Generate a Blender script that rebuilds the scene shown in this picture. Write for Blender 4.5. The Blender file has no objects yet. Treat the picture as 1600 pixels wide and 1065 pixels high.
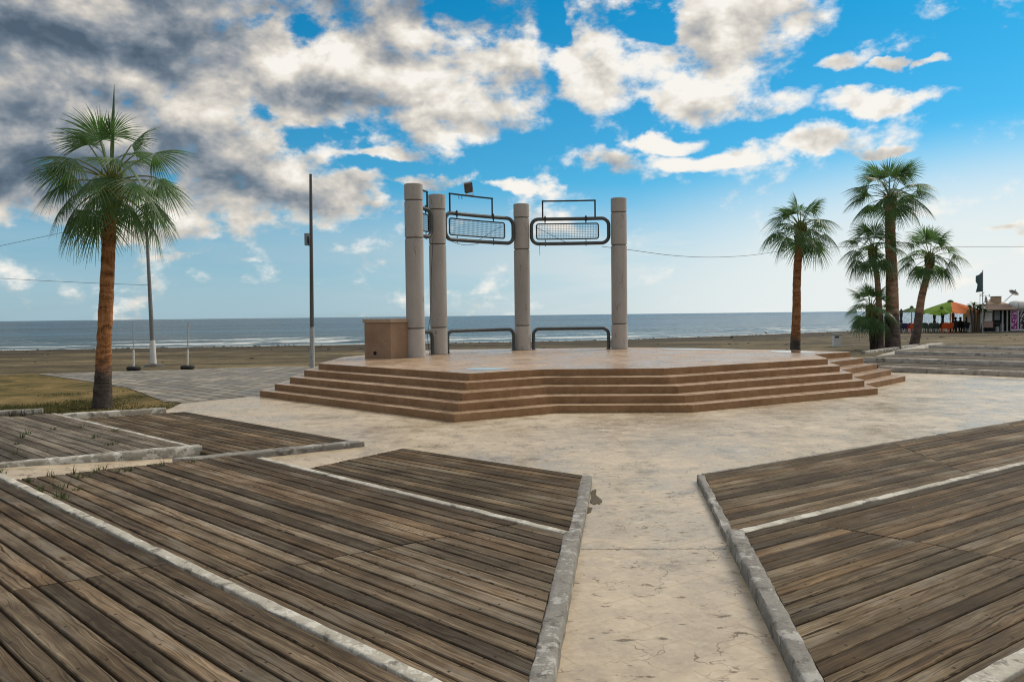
import bpy, math, random
from mathutils import Vector, Matrix, noise as mnoise
random.seed(7)
S = bpy.context.scene
COL = S.collection
PI = math.pi
R = math.radians

# ------------------------------------------------------------------ camera
F = 1225.0; H = 1.92; ROLL = .0115; PITCH = math.atan((532.5 - 492.3) / F)
CAMX = Vector((1, 0, 0)); CAMD = Vector((0, math.cos(PITCH), -math.sin(PITCH))); CAMU0 = Vector((0, math.sin(PITCH), math.cos(PITCH)))
CAMR = CAMX * math.cos(ROLL) - CAMU0 * math.sin(ROLL)
CAMU = CAMX * math.sin(ROLL) + CAMU0 * math.cos(ROLL)
cam_d = bpy.data.cameras.new('camera'); cam = bpy.data.objects.new('camera', cam_d); COL.objects.link(cam)
m = Matrix((CAMR, CAMU, -CAMD)).transposed().to_4x4(); m.translation = Vector((0, 0, H)); cam.matrix_world = m
cam_d.sensor_width = 36; cam_d.lens = 36 * F / 1600; cam_d.clip_start = .05; cam_d.clip_end = 40000
S.camera = cam

def ray(px, py): return CAMD + CAMR * ((px - 800) / F) + CAMU * ((532.5 - py) / F)
def at(px, py, z=0.0):                     # surveyed point: where a sight line meets height z
    v = ray(px, py); t = (z - H) / v.z
    return Vector((0, 0, H)) + v * t
def dep(px, py, Y):                        # surveyed point at forward distance Y
    v = ray(px, py); return Vector((0, 0, H)) + v * (Y / v.y)

# ------------------------------------------------------------------ node helpers
class NT:
    def __init__(s, tree):
        s.t = tree; s.t.nodes.clear()
    def n(s, typ, **kw):
        nd = s.t.nodes.new(typ)
        for k, v in kw.items(): setattr(nd, k, v)
        return nd
    def put(s, sock, v):
        if v is None: return
        if isinstance(v, bpy.types.NodeSocket): s.t.links.new(v, sock)
        else:
            if hasattr(sock.default_value, '__len__') and not hasattr(v, '__len__'): v = (v,) * len(sock.default_value)
            if hasattr(v, '__len__') and len(v) == 3 and len(sock.default_value) == 4: v = tuple(v) + (1,)
            sock.default_value = v
    def m(s, op, a, b=None, c=None, clamp=False):
        nd = s.n('ShaderNodeMath', operation=op, use_clamp=clamp)
        s.put(nd.inputs[0], a); s.put(nd.inputs[1], b); s.put(nd.inputs[2], c); return nd.outputs[0]
    def v(s, op, a, b=None, out=0):
        nd = s.n('ShaderNodeVectorMath', operation=op)
        s.put(nd.inputs[0], a)
        if op == 'SCALE': s.put(nd.inputs['Scale'], b)
        else: s.put(nd.inputs[1], b)
        return nd.outputs['Value'] if op in ('LENGTH', 'DOT_PRODUCT', 'DISTANCE') else nd.outputs[0]
    def noise(s, vec, scale, detail=4, rough=.55, dist=0, out='Fac', dim='3D'):
        nd = s.n('ShaderNodeTexNoise', noise_dimensions=dim); s.put(nd.inputs['Vector'], vec)
        nd.inputs['Scale'].default_value = scale; nd.inputs['Detail'].default_value = detail
        nd.inputs['Roughness'].default_value = rough; nd.inputs['Distortion'].default_value = dist
        return nd.outputs[out]
    def vor(s, vec, scale, feature='F1', out='Distance', rnd=1):
        nd = s.n('ShaderNodeTexVoronoi', feature=feature); s.put(nd.inputs['Vector'], vec); nd.inputs['Scale'].default_value = scale
        nd.inputs['Randomness'].default_value = rnd
        return nd.outputs[out]
    def ss(s, x, a, b, lo=0., hi=1., kind='SMOOTHSTEP'):
        nd = s.n('ShaderNodeMapRange', interpolation_type=kind)
        s.put(nd.inputs[0], x); nd.inputs[1].default_value = a; nd.inputs[2].default_value = b
        nd.inputs[3].default_value = lo; nd.inputs[4].default_value = hi; return nd.outputs[0]
    def mix(s, f, a, b, blend='MIX'):
        nd = s.n('ShaderNodeMix', data_type='RGBA', blend_type=blend)
        s.put(nd.inputs[0], f); s.put(nd.inputs[6], a); s.put(nd.inputs[7], b); return nd.outputs[2]
    def ramp(s, f, stops):
        nd = s.n('ShaderNodeValToRGB'); s.put(nd.inputs[0], f); e = nd.color_ramp.elements
        while len(e) < len(stops): e.new(.5)
        for q, (p, c) in zip(e, stops): q.position = p; q.color = tuple(c) + (1,)
        return nd.outputs[0]
    def xyz(s, vec):
        nd = s.n('ShaderNodeSeparateXYZ'); s.put(nd.inputs[0], vec); return nd.outputs
    def cmb(s, x, y, z):
        nd = s.n('ShaderNodeCombineXYZ'); s.put(nd.inputs[0], x); s.put(nd.inputs[1], y); s.put(nd.inputs[2], z); return nd.outputs[0]
    def scl(s, vec, v3): return s.v('MULTIPLY', vec, v3)
    def bump(s, h, strength=.5, dist=.02):
        nd = s.n('ShaderNodeBump'); nd.inputs['Strength'].default_value = strength; nd.inputs['Distance'].default_value = dist
        s.put(nd.inputs['Height'], h); return nd.outputs[0]

def new_mat(name):
    mt = bpy.data.materials.new(name); mt.use_nodes = True
    return mt, NT(mt.node_tree)
def finish(nt, col, rough=.7, nrm=None, spec=.35, metal=0., trans=None):
    o = nt.n('ShaderNodeOutputMaterial'); b = nt.n('ShaderNodeBsdfPrincipled')
    nt.put(b.inputs['Base Color'], col); nt.put(b.inputs['Roughness'], rough); nt.put(b.inputs['Specular IOR Level'], spec)
    nt.put(b.inputs['Metallic'], metal)
    if nrm is not None: nt.put(b.inputs['Normal'], nrm)
    sh = b.outputs[0]
    if trans is not None:
        tr = nt.n('ShaderNodeBsdfTranslucent'); nt.put(tr.inputs[0], trans[1]); mx = nt.n('ShaderNodeMixShader')
        mx.inputs[0].default_value = trans[0]; nt.t.links.new(sh, mx.inputs[1]); nt.t.links.new(tr.outputs[0], mx.inputs[2]); sh = mx.outputs[0]
    nt.t.links.new(sh, o.inputs[0])
def pos(nt): return nt.n('ShaderNodeNewGeometry').outputs['Position']
def objc(nt): return nt.n('ShaderNodeTexCoord').outputs['Object']

M = {}
def weathered(name, c1, c2, scale=3., rough=.75, bump=.3, bd=.01, spot=.0, spotc=(.05, .04, .03), spec=.3, metal=0., stretch=(1, 1, 1), fine=30., trans=None):
    mt, nt = new_mat(name); p = nt.scl(pos(nt), stretch)
    a = nt.noise(p, scale, 6, .62); b = nt.noise(p, fine, 4, .6)
    f = nt.m('ADD', nt.m('MULTIPLY', a, .75), nt.m('MULTIPLY', b, .25))
    col = nt.ramp(f, [(.32, c1), (.66, c2)])
    if spot > 0:
        s = nt.ss(nt.noise(p, scale * 4.3, 5, .65), .66 - spot, .74 - spot)
        col = nt.mix(nt.m('MULTIPLY', s, .8), col, spotc)
    finish(nt, col, rough, nt.bump(nt.m('ADD', b, a), bump, bd), spec, metal, (trans, c2) if trans else None)
    M[name] = mt; return mt

weathered('column_stucco', (.30, .28, .258), (.42, .395, .365), 1.6, .9, .1, .004, .05, (.19, .165, .14), fine=26, stretch=(1, 1, .3))
weathered('column_base_stucco', (.37, .34, .305), (.49, .455, .415), 1.8, .9, .1, .004, .05, (.24, .21, .175), fine=26, stretch=(1, 1, .4))
weathered('groove_dark', (.10, .085, .07), (.15, .13, .11), 3)
weathered('pipe_paint', (.035, .045, .048), (.065, .078, .08), 4, .42, .1, .003, .03, (.12, .08, .05), .5)
weathered('wire_steel', (.05, .06, .065), (.09, .10, .105), 6, .5, .05, .002)
weathered('black_steel', (.012, .014, .015), (.03, .032, .034), 6, .5, .05, .002)
weathered('pole_paint', (.30, .31, .30), (.46, .46, .44), 3, .5, .1, .003, .06, (.16, .12, .09), stretch=(1, 1, .25))
weathered('pole_mid', (.13, .135, .135), (.23, .235, .23), 3, .5, .1, .003, .05, (.10, .08, .05), stretch=(1, 1, .25))
weathered('pole_dark', (.06, .065, .06), (.12, .12, .11), 3, .5, .1, .003, .05, (.10, .08, .05), stretch=(1, 1, .25))
weathered('pole_white', (.55, .55, .52), (.72, .71, .68), 3, .6, .1, .003, .05, (.25, .2, .15))
weathered('rubber', (.012, .012, .012), (.03, .03, .028), 8, .8)
weathered('box_stucco', (.25, .155, .098), (.37, .245, .160), 2.2, .85, .3, .006, .05, (.22, .12, .06), fine=50)
weathered('box_lid_stucco', (.35, .25, .175), (.46, .345, .25), 2.5, .85, .25, .006, .05, (.3, .2, .12), fine=50)
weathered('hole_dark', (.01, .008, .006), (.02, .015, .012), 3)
weathered('floodlight_metal', (.05, .05, .048), (.12, .115, .11), 9, .5, .1, .003, .04, (.2, .12, .07))
weathered('white_metal', (.60, .60, .57), (.74, .73, .70), 5, .5, .1, .003, .05, (.3, .25, .2))
weathered('grey_metal', (.22, .23, .23), (.34, .35, .35), 5, .5, .1, .003)
weathered('white_render', (.50, .49, .46), (.68, .67, .63), 2, .8, .2, .005, .07, (.3, .26, .2))
weathered('tan_render', (.36, .26, .17), (.50, .38, .27), 2, .8, .2, .005, .05, (.2, .14, .09))
weathered('pink_render', (.32, .2, .17), (.42, .29, .25), 2, .8, .2, .005)
weathered('grey_panel', (.16, .18, .2), (.28, .31, .33), 2, .5, .1, .003)
weathered('dark_inside', (.012, .012, .013), (.035, .034, .033), 2, .7)
weathered('tile_roof', (.06, .035, .023), (.135, .082, .055), 5, .85, .5, .02, .04, (.06, .04, .03), stretch=(3, 1, 1))
weathered('green_canvas', (.12, .24, .015), (.22, .38, .03), 1.2, .8, .15, .01, trans=.35)
weathered('dark_green_canvas', (.06, .11, .03), (.11, .17, .05), 1.2, .8, .15, .01, trans=.3)
weathered('orange_canvas', (.60, .13, .02), (.80, .21, .035), 1.2, .8, .15, .01, trans=.35)
weathered('dark_canvas', (.03, .035, .045), (.06, .065, .08), 3, .85, .2, .01)
weathered('brown_canvas', (.09, .065, .04), (.16, .12, .08), 3, .85, .2, .01)
weathered('rust_canvas', (.18, .06, .04), (.28, .10, .06), 3, .85, .2, .01)
weathered('orange_plastic', (.58, .075, .018), (.72, .12, .03), 4, .45)
weathered('blue_plastic', (.02, .035, .09), (.035, .06, .14), 4, .45)
weathered('purple_plastic', (.07, .03, .12), (.11, .055, .17), 4, .45)
weathered('green_plastic', (.05, .08, .065), (.09, .13, .10), 4, .45)
weathered('black_plastic', (.012, .012, .014), (.03, .03, .033), 4, .5)
weathered('purple_banner', (.20, .02, .15), (.30, .045, .24), 3, .5)
weathered('black_banner', (.014, .009, .016), (.03, .02, .034), 3, .5)
weathered('banner_white', (.72, .66, .70), (.8, .76, .8), 3, .5)
weathered('flag_cloth', (.11, .17, .19), (.19, .27, .29), 2.5, .85, .3, .02, trans=.5)
weathered('skin', (.30, .17, .11), (.40, .24, .16), 6, .6)
weathered('dark_cloth', (.015, .017, .022), (.035, .036, .045), 6, .9)
weathered('hair', (.012, .009, .007), (.025, .018, .013), 10, .6)
weathered('bird_feathers', (.012, .012, .014), (.03, .03, .033), 12, .6)
weathered('weed_green', (.035, .055, .015), (.07, .10, .03), 9, .7, trans=.3)
weathered('grass_green', (.035, .045, .010), (.10, .095, .028), 2.2, .8, trans=.3)
weathered('banana_leaf', (.03, .075, .02), (.075, .14, .04), 3, .5, trans=.3)
weathered('banana_stem', (.05, .035, .022), (.12, .09, .06), 5, .9)
weathered('cable_black', (.02, .022, .025), (.035, .036, .04), 6, .6)
weathered('wet_stain', (.06, .045, .025), (.11, .085, .05), 7, .8, .2, .004)

# palm leaf
def leaf_mat(name, a, b, tip):
    mt, nt = new_mat(name); p = pos(nt)
    f = nt.noise(p, 2.3, 4, .6); g = nt.noise(p, 14, 2, .5)
    uv = nt.n('ShaderNodeUVMap').outputs[0]; t = nt.xyz(uv)[0]
    col = nt.ramp(nt.m('ADD', nt.m('MULTIPLY', f, .7), nt.m('MULTIPLY', g, .3)), [(.32, a), (.66, b)])
    col = nt.mix(nt.m('MULTIPLY', nt.ss(t, .78, 1.0), .55), col, tip)
    finish(nt, col, .42, None, .45, 0, (.34, tuple(min(1, 1.7 * c) for c in b)))
    M[name] = mt
leaf_mat('palm_leaf', (.022, .066, .016), (.078, .158, .038), (.16, .15, .055))
weathered('petiole', (.10, .13, .03), (.20, .22, .07), 8, .5)
def trunk_mat(name, c1, c2, low1, low2, zlow):
    mt, nt = new_mat(name); p = objc(nt); x, y, z = nt.xyz(p)
    w = nt.noise(nt.scl(p, (2, 2, 2)), 2, 4, .6)
    ring = nt.noise(nt.cmb(nt.m('MULTIPLY', x, .9), nt.m('MULTIPLY', y, .9), nt.m('ADD', nt.m('MULTIPLY', z, 7), nt.m('MULTIPLY', w, 2.5))), 1.3, 5, .7)
    fib = nt.noise(nt.cmb(nt.m('MULTIPLY', x, 22), nt.m('MULTIPLY', y, 22), nt.m('MULTIPLY', z, 3)), 1.5, 4, .6)
    f = nt.m('ADD', nt.m('MULTIPLY', ring, .65), nt.m('MULTIPLY', fib, .35))
    col = nt.ramp(f, [(.36, tuple(.28 * c for c in c1)), (.48, c1), (.62, c2)])
    lo = nt.ramp(nt.m('ADD', nt.m('MULTIPLY', w, .6), nt.m('MULTIPLY', ring, .4)), [(.38, low1), (.64, low2)])
    k = nt.ss(nt.m('ADD', z, nt.m('ADD', nt.m('MULTIPLY', w, 1.1), nt.m('MULTIPLY', ring, .5))), zlow + .35, zlow + .75)
    finish(nt, nt.mix(k, lo, col), .9, nt.bump(f, .9, .04), .15); M[name] = mt
trunk_mat('trunk_orange', (.25, .108, .042), (.42, .21, .095), (.035, .026, .022), (.13, .11, .095), 1.15)
trunk_mat('trunk_brown', (.30, .165, .10), (.48, .305, .205), (.075, .052, .045), (.19, .15, .13), 2.0)
trunk_mat('trunk_dark', (.05, .032, .022), (.11, .075, .05), (.03, .022, .018), (.07, .05, .04), .6)

# wood decking: uv = metres along, metres across; attribute 'rnd' per board
def wood_mat(name, dark, mid, light, tone=1.0):
    mt, nt = new_mat(name)
    uv = nt.n('ShaderNodeUVMap').outputs[0]; u, v, _ = nt.xyz(uv)
    at_ = nt.n('ShaderNodeAttribute', attribute_name='rnd'); r = at_.outputs['Fac']
    r2 = nt.m('FRACT', nt.m('MULTIPLY', r, 17.31)); r3 = nt.m('FRACT', nt.m('MULTIPLY', r, 91.7))
    uo = nt.m('ADD', u, nt.m('MULTIPLY', r, 431)); vo = nt.m('ADD', v, nt.m('MULTIPLY', r2, 57))
    bend = nt.noise(nt.cmb(nt.m('MULTIPLY', uo, 1.6), nt.m('MULTIPLY', vo, 9), r), 1, 3, .55)
    kd = nt.vor(nt.cmb(nt.m('MULTIPLY', uo, 1.25), nt.m('MULTIPLY', vo, 7.0), nt.m('MULTIPLY', r, 9)), 1.0)   # knots
    kn = nt.ss(kd, .30, .02)
    vb = nt.m('ADD', vo, nt.m('ADD', nt.m('MULTIPLY', nt.m('SUBTRACT', bend, .5), .10), nt.m('MULTIPLY', kn, .028)))
    grain = nt.noise(nt.cmb(nt.m('MULTIPLY', uo, 1.1), nt.m('MULTIPLY', vb, 120), r), 1, 4, .65)
    rings = nt.noise(nt.cmb(nt.m('MULTIPLY', uo, .35), nt.m('MULTIPLY', vb, 48), r), 1, 5, .6)
    blot = nt.noise(nt.cmb(nt.m('MULTIPLY', uo, 1.2), nt.m('MULTIPLY', vo, 5), r3), 1, 5, .6)
    f = nt.m('ADD', nt.m('ADD', nt.m('MULTIPLY', grain, .36), nt.m('MULTIPLY', rings, .36)), nt.m('MULTIPLY', blot, .28))
    col = nt.ramp(f, [(.34, dark), (.485, mid), (.645, light)])
    col = nt.mix(nt.ss(r3, .25, 1, 0, .55), col, nt.mix(1, col, (1.12, .93, .74), 'MULTIPLY'))
    grey = nt.mix(nt.m('MULTIPLY', nt.ss(blot, .50, .68), .50), col, (.155, .138, .113))
    tonev = nt.ss(r2, 0, 1,   .52 * tone, 1.48 * tone, 'LINEAR')
    big = nt.ss(nt.noise(pos(nt), 1.0, 5, .66), .35, .65, .70, 1.22)
    tonev = nt.m('MULTIPLY', tonev, big)
    col = nt.mix(1, grey, nt.cmb(tonev, tonev, tonev), 'MULTIPLY')
    crack = nt.ss(nt.noise(nt.cmb(nt.m('MULTIPLY', uo, .55), nt.m('MULTIPLY', vb, 75), nt.m('ADD', r, 7)), 1, 3, .5), .63, .685)
    col = nt.mix(nt.m('MULTIPLY', crack, .8), col, (.022, .016, .011))
    kc = nt.ss(kd, .105, .045); col = nt.mix(nt.m('MULTIPLY', kc, .8), col, (.035, .022, .014))
    nu = nt.m('ABSOLUTE', nt.m('SUBTRACT', nt.m('FRACT', nt.m('DIVIDE', u, .62)), .5))
    nv = nt.m('ABSOLUTE', nt.m('SUBTRACT', nt.m('ABSOLUTE', nt.m('SUBTRACT', v, .071)), .042))
    nail = nt.m('MULTIPLY', nt.m('LESS_THAN', nu, .014), nt.m('LESS_THAN', nv, .008))
    col = nt.mix(nt.m('MULTIPLY', nail, .8), col, (.015, .012, .01))
    h = nt.m('SUBTRACT', f, nt.m('ADD', nt.m('MULTIPLY', crack, .35), nt.m('MULTIPLY', nail, .3)))
    finish(nt, col, nt.ss(f, .3, .7, .72, .88), nt.bump(h, .9, .007), .12); M[name] = mt
wood_mat('deck_wood', (.022, .0145, .0088), (.094, .068, .043), (.265, .210, .143))
wood_mat('deck_wood_brown', (.021, .0135, .0075), (.086, .060, .034), (.240, .182, .112), 1.0)
wood_mat('deck_wood_grey', (.030, .024, .018), (.112, .094, .071), (.28, .242, .192), 1.0)

# stamped concrete plaza
def plaza_mat(name, c1, c2, c3, rough_lo, rough_hi, seam=True):
    mt, nt = new_mat(name); p = pos(nt); x, y, z = nt.xyz(p)
    ang = R(33); ca, sa = math.cos(ang), math.sin(ang)
    px = nt.m('ADD', nt.m('MULTIPLY', x, ca), nt.m('MULTIPLY', y, sa)); py = nt.m('SUBTRACT', nt.m('MULTIPLY', y, ca), nt.m('MULTIPLY', x, sa))
    a = nt.noise(p, .55, 5, .6); b = nt.noise(p, 3.2, 6, .66); c = nt.noise(p, 21, 5, .66)
    f = nt.m('ADD', nt.m('ADD', nt.m('MULTIPLY', a, .38), nt.m('MULTIPLY', b, .37)), nt.m('MULTIPLY', c, .25))
    col = nt.ramp(f, [(.34, c1), (.5, c2), (.64, c3)])
    # dark dirt blotches, pits and short curly cracks
    blot = nt.ss(nt.noise(p, 1.5, 7, .72), .52, .68); col = nt.mix(nt.m('MULTIPLY', blot, .6), col, tuple(.42 * q for q in c1))
    pits = nt.ss(nt.noise(nt.scl(p, (.8, 1.7, 1)), 7.5, 6, .66), .60, .665); col = nt.mix(nt.m('MULTIPLY', pits, .75), col, (.06, .045, .03))
    wp = nt.v('ADD', p, nt.v('SCALE', nt.noise(p, 3, 3, .6, out='Color'), .5))
    ck = nt.ss(nt.vor(wp, 3.1, 'DISTANCE_TO_EDGE'), .020, .006)
    ck = nt.m('MULTIPLY', ck, nt.ss(nt.noise(p, 2.1, 3, .6), .49, .58)); col = nt.mix(nt.m('MULTIPLY', ck, .62), col, (.05, .038, .026))
    light = nt.ss(nt.noise(nt.v('ADD', p, (7, 3, 0)), 2.4, 6, .65), .60, .72); col = nt.mix(nt.m('MULTIPLY', light, .5), col, tuple(min(.75, 1.3 * q) for q in c3))
    # stamped flagstone seams
    br = nt.n('ShaderNodeTexBrick'); nt.put(br.inputs['Vector'], nt.v('ADD', nt.cmb(px, py, 0), nt.v('SCALE', nt.noise(p, 6, 2, .5, out='Color'), .03)))
    br.inputs['Scale'].default_value = 1; br.inputs['Brick Width'].default_value = .46; br.inputs['Row Height'].default_value = .23
    br.inputs['Mortar Size'].default_value = .010; br.inputs['Mortar Smooth'].default_value = .6
    seamf = nt.m('MULTIPLY', br.outputs['Fac'], nt.ss(b, .38, .58))
    if seam: col = nt.mix(nt.m('MULTIPLY', seamf, .22), col, (.11, .085, .06))
    rgh = nt.ss(nt.m('ADD', nt.m('MULTIPLY', a, .6), nt.m('MULTIPLY', b, .4)), .4, .62, rough_lo, rough_hi)
    hh = nt.m('SUBTRACT', nt.m('ADD', nt.m('MULTIPLY', b, .6), nt.m('MULTIPLY', c, .5)), nt.m('ADD', nt.m('MULTIPLY', seamf, .25 if seam else 0), nt.m('ADD', nt.m('MULTIPLY', ck, .5), nt.m('MULTIPLY', pits, .4))))
    rgh = nt.m('MAXIMUM', rgh, nt.m('MULTIPLY', nt.m('MAXIMUM', ck, nt.m('MAXIMUM', pits, seamf)), .8))
    finish(nt, col, rgh, nt.bump(hh, .28, .008), .36); M[name] = mt
plaza_mat('plaza_concrete', (.31, .235, .15), (.475, .378, .258), (.61, .505, .372), .24, .50)
plaza_mat('path_concrete', (.31, .215, .12), (.44, .325, .20), (.57, .44, .295), .5, .75, False)
plaza_mat('stage_screed', (.31, .20, .12), (.41, .278, .175), (.51, .37, .25), .24, .5, False)
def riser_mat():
    mt, nt = new_mat('shaded_riser_screed'); p = pos(nt); x, y, z = nt.xyz(p)
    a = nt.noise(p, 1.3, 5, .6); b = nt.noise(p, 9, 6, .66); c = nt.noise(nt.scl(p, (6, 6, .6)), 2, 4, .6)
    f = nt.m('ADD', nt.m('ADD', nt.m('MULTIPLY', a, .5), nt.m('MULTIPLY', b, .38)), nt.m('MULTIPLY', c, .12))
    col = nt.ramp(f, [(.34, (.185, .100, .046)), (.5, (.275, .157, .078)), (.66, (.355, .220, .120))])  # darker than the worn treads, with the risers' shade put into the colour
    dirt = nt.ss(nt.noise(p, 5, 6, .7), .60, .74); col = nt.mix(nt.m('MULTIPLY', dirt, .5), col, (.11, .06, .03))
    finish(nt, col, .72, nt.bump(nt.m('ADD', b, a), .35, .01), .3); M['shaded_riser_screed'] = mt
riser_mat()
def kerb_mat(name, c1, c2, paint=0., paintc=(.55, .53, .47)):
    mt, nt = new_mat(name); p = pos(nt)
    a = nt.noise(p, 2.1, 6, .66); b = nt.noise(p, 14, 6, .7); g = nt.noise(p, 60, 3, .6)
    f = nt.m('ADD', nt.m('ADD', nt.m('MULTIPLY', a, .4), nt.m('MULTIPLY', b, .4)), nt.m('MULTIPLY', g, .2))
    col = nt.ramp(f, [(.35, c1), (.65, c2)])
    drk = nt.ss(nt.noise(p, 6, 7, .72), .54, .62); col = nt.mix(nt.m('MULTIPLY', drk, .6), col, (.06, .052, .042))
    if paint > 0:
        pt = nt.ss(nt.noise(nt.v('ADD', p, (3, 9, 2)), 4.5, 7, .7), .60 - .2 * paint, .64 - .2 * paint); col = nt.mix(nt.m('MULTIPLY', pt, .85), col, paintc)
    finish(nt, col, .85, nt.bump(nt.m('ADD', b, nt.m('MULTIPLY', g, .4)), .7, .012), .25); M[name] = mt
kerb_mat('kerb_concrete', (.135, .125, .108), (.30, .28, .245), .25, (.40, .385, .35))
kerb_mat('kerb_white', (.22, .20, .165), (.40, .37, .31), .5, (.60, .58, .52))
kerb_mat('strip_concrete', (.30, .275, .225), (.50, .465, .39), .35, (.58, .55, .48))
kerb_mat('kerb_terrace', (.34, .295, .24), (.52, .465, .40), .3, (.52, .48, .42))
def paver_mat():
    mt, nt = new_mat('grey_pavers'); p = pos(nt); x, y, z = nt.xyz(p)
    ang = R(-44); ca, sa = math.cos(ang), math.sin(ang)
    px = nt.m('ADD', nt.m('MULTIPLY', x, ca), nt.m('MULTIPLY', y, sa)); py = nt.m('SUBTRACT', nt.m('MULTIPLY', y, ca), nt.m('MULTIPLY', x, sa))
    br = nt.n('ShaderNodeTexBrick'); nt.put(br.inputs['Vector'], nt.cmb(px, py, 0)); br.inputs['Scale'].default_value = 1
    br.inputs['Brick Width'].default_value = .8; br.inputs['Row Height'].default_value = .4; br.inputs['Mortar Size'].default_value = .034; br.inputs['Mortar Smooth'].default_value = .3
    nt.put(br.inputs['Color1'], (.17, .152, .125)); nt.put(br.inputs['Color2'], (.31, .28, .235)); nt.put(br.inputs['Mortar'], (.035, .03, .022))
    a = nt.noise(p, .7, 6, .65); b = nt.noise(p, 9, 4, .6)
    col = nt.mix(.75, br.outputs['Color'], nt.ramp(nt.m('ADD', nt.m('MULTIPLY', a, .7), nt.m('MULTIPLY', b, .3)), [(.35, (.35, .34, .31)), (.62, (1.25, 1.2, 1.1))]), 'MULTIPLY')
    finish(nt, col, nt.ss(a, .4, .6, .5, .8), nt.bump(nt.m('SUBTRACT', b, br.outputs['Fac']), .4, .01), .4); M['grey_pavers'] = mt
paver_mat()
def sand_mat():
    mt, nt = new_mat('beach_sand'); p = pos(nt); x, y, z = nt.xyz(p)
    at_ = nt.n('ShaderNodeAttribute', attribute_name='shore'); s = at_.outputs['Fac']      # metres from the water
    a = nt.noise(nt.scl(p, (.35, 1, 1)), .22, 6, .62); b = nt.noise(nt.scl(p, (.6, 1.3, 1)), 1.6, 6, .66); c = nt.noise(p, 9, 4, .6)
    f = nt.m('ADD', nt.m('ADD', nt.m('MULTIPLY', a, .42), nt.m('MULTIPLY', b, .38)), nt.m('MULTIPLY', c, .2))
    dry = nt.ramp(f, [(.38, (.050, .037, .016)), (.5, (.135, .101, .047)), (.60, (.26, .198, .102))])
    damp = nt.ramp(f, [(.38, (.020, .015, .008)), (.5, (.052, .040, .022)), (.62, (.105, .082, .046))])
    k = nt.ss(nt.m('ADD', s, nt.m('MULTIPLY', nt.m('SUBTRACT', a, .5), 46)), 20, 46)
    col = nt.mix(k, damp, dry)
    tracks = nt.ss(nt.noise(nt.cmb(nt.m('MULTIPLY', x, .12), nt.m('MULTIPLY', y, .9), 0), 1.1, 5, .7, 1.2), .50, .60)
    col = nt.mix(nt.m('MULTIPLY', tracks, .65), col, (.035, .026, .013))
    wet = nt.ss(s, 3.5, .5)
    col = nt.mix(nt.m('MULTIPLY', wet, .6), col, (.05, .04, .028))
    rgh = nt.ss(s, .3, 3, .25, .9)
    finish(nt, col, rgh, nt.bump(nt.m('ADD', b, nt.m('MULTIPLY', c, .4)), .8, .12), .25); M['beach_sand'] = mt
sand_mat()
def lawn_mat():
    mt, nt = new_mat('lawn_soil'); p = pos(nt)
    a = nt.noise(p, .5, 5, .62); b = nt.noise(nt.scl(p, (.7, 1.2, 1)), 3, 6, .66); c = nt.noise(p, 26, 4, .6)
    f = nt.m('ADD', nt.m('ADD', nt.m('MULTIPLY', a, .45), nt.m('MULTIPLY', b, .35)), nt.m('MULTIPLY', c, .2))
    col = nt.ramp(f, [(.38, (.040, .040, .011)), (.47, (.105, .083, .027)), (.55, (.21, .145, .054)), (.66, (.33, .235, .10))])
    finish(nt, col, .95, nt.bump(nt.m('ADD', b, c), .8, .05), .15); M['lawn_soil'] = mt
lawn_mat()
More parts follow.
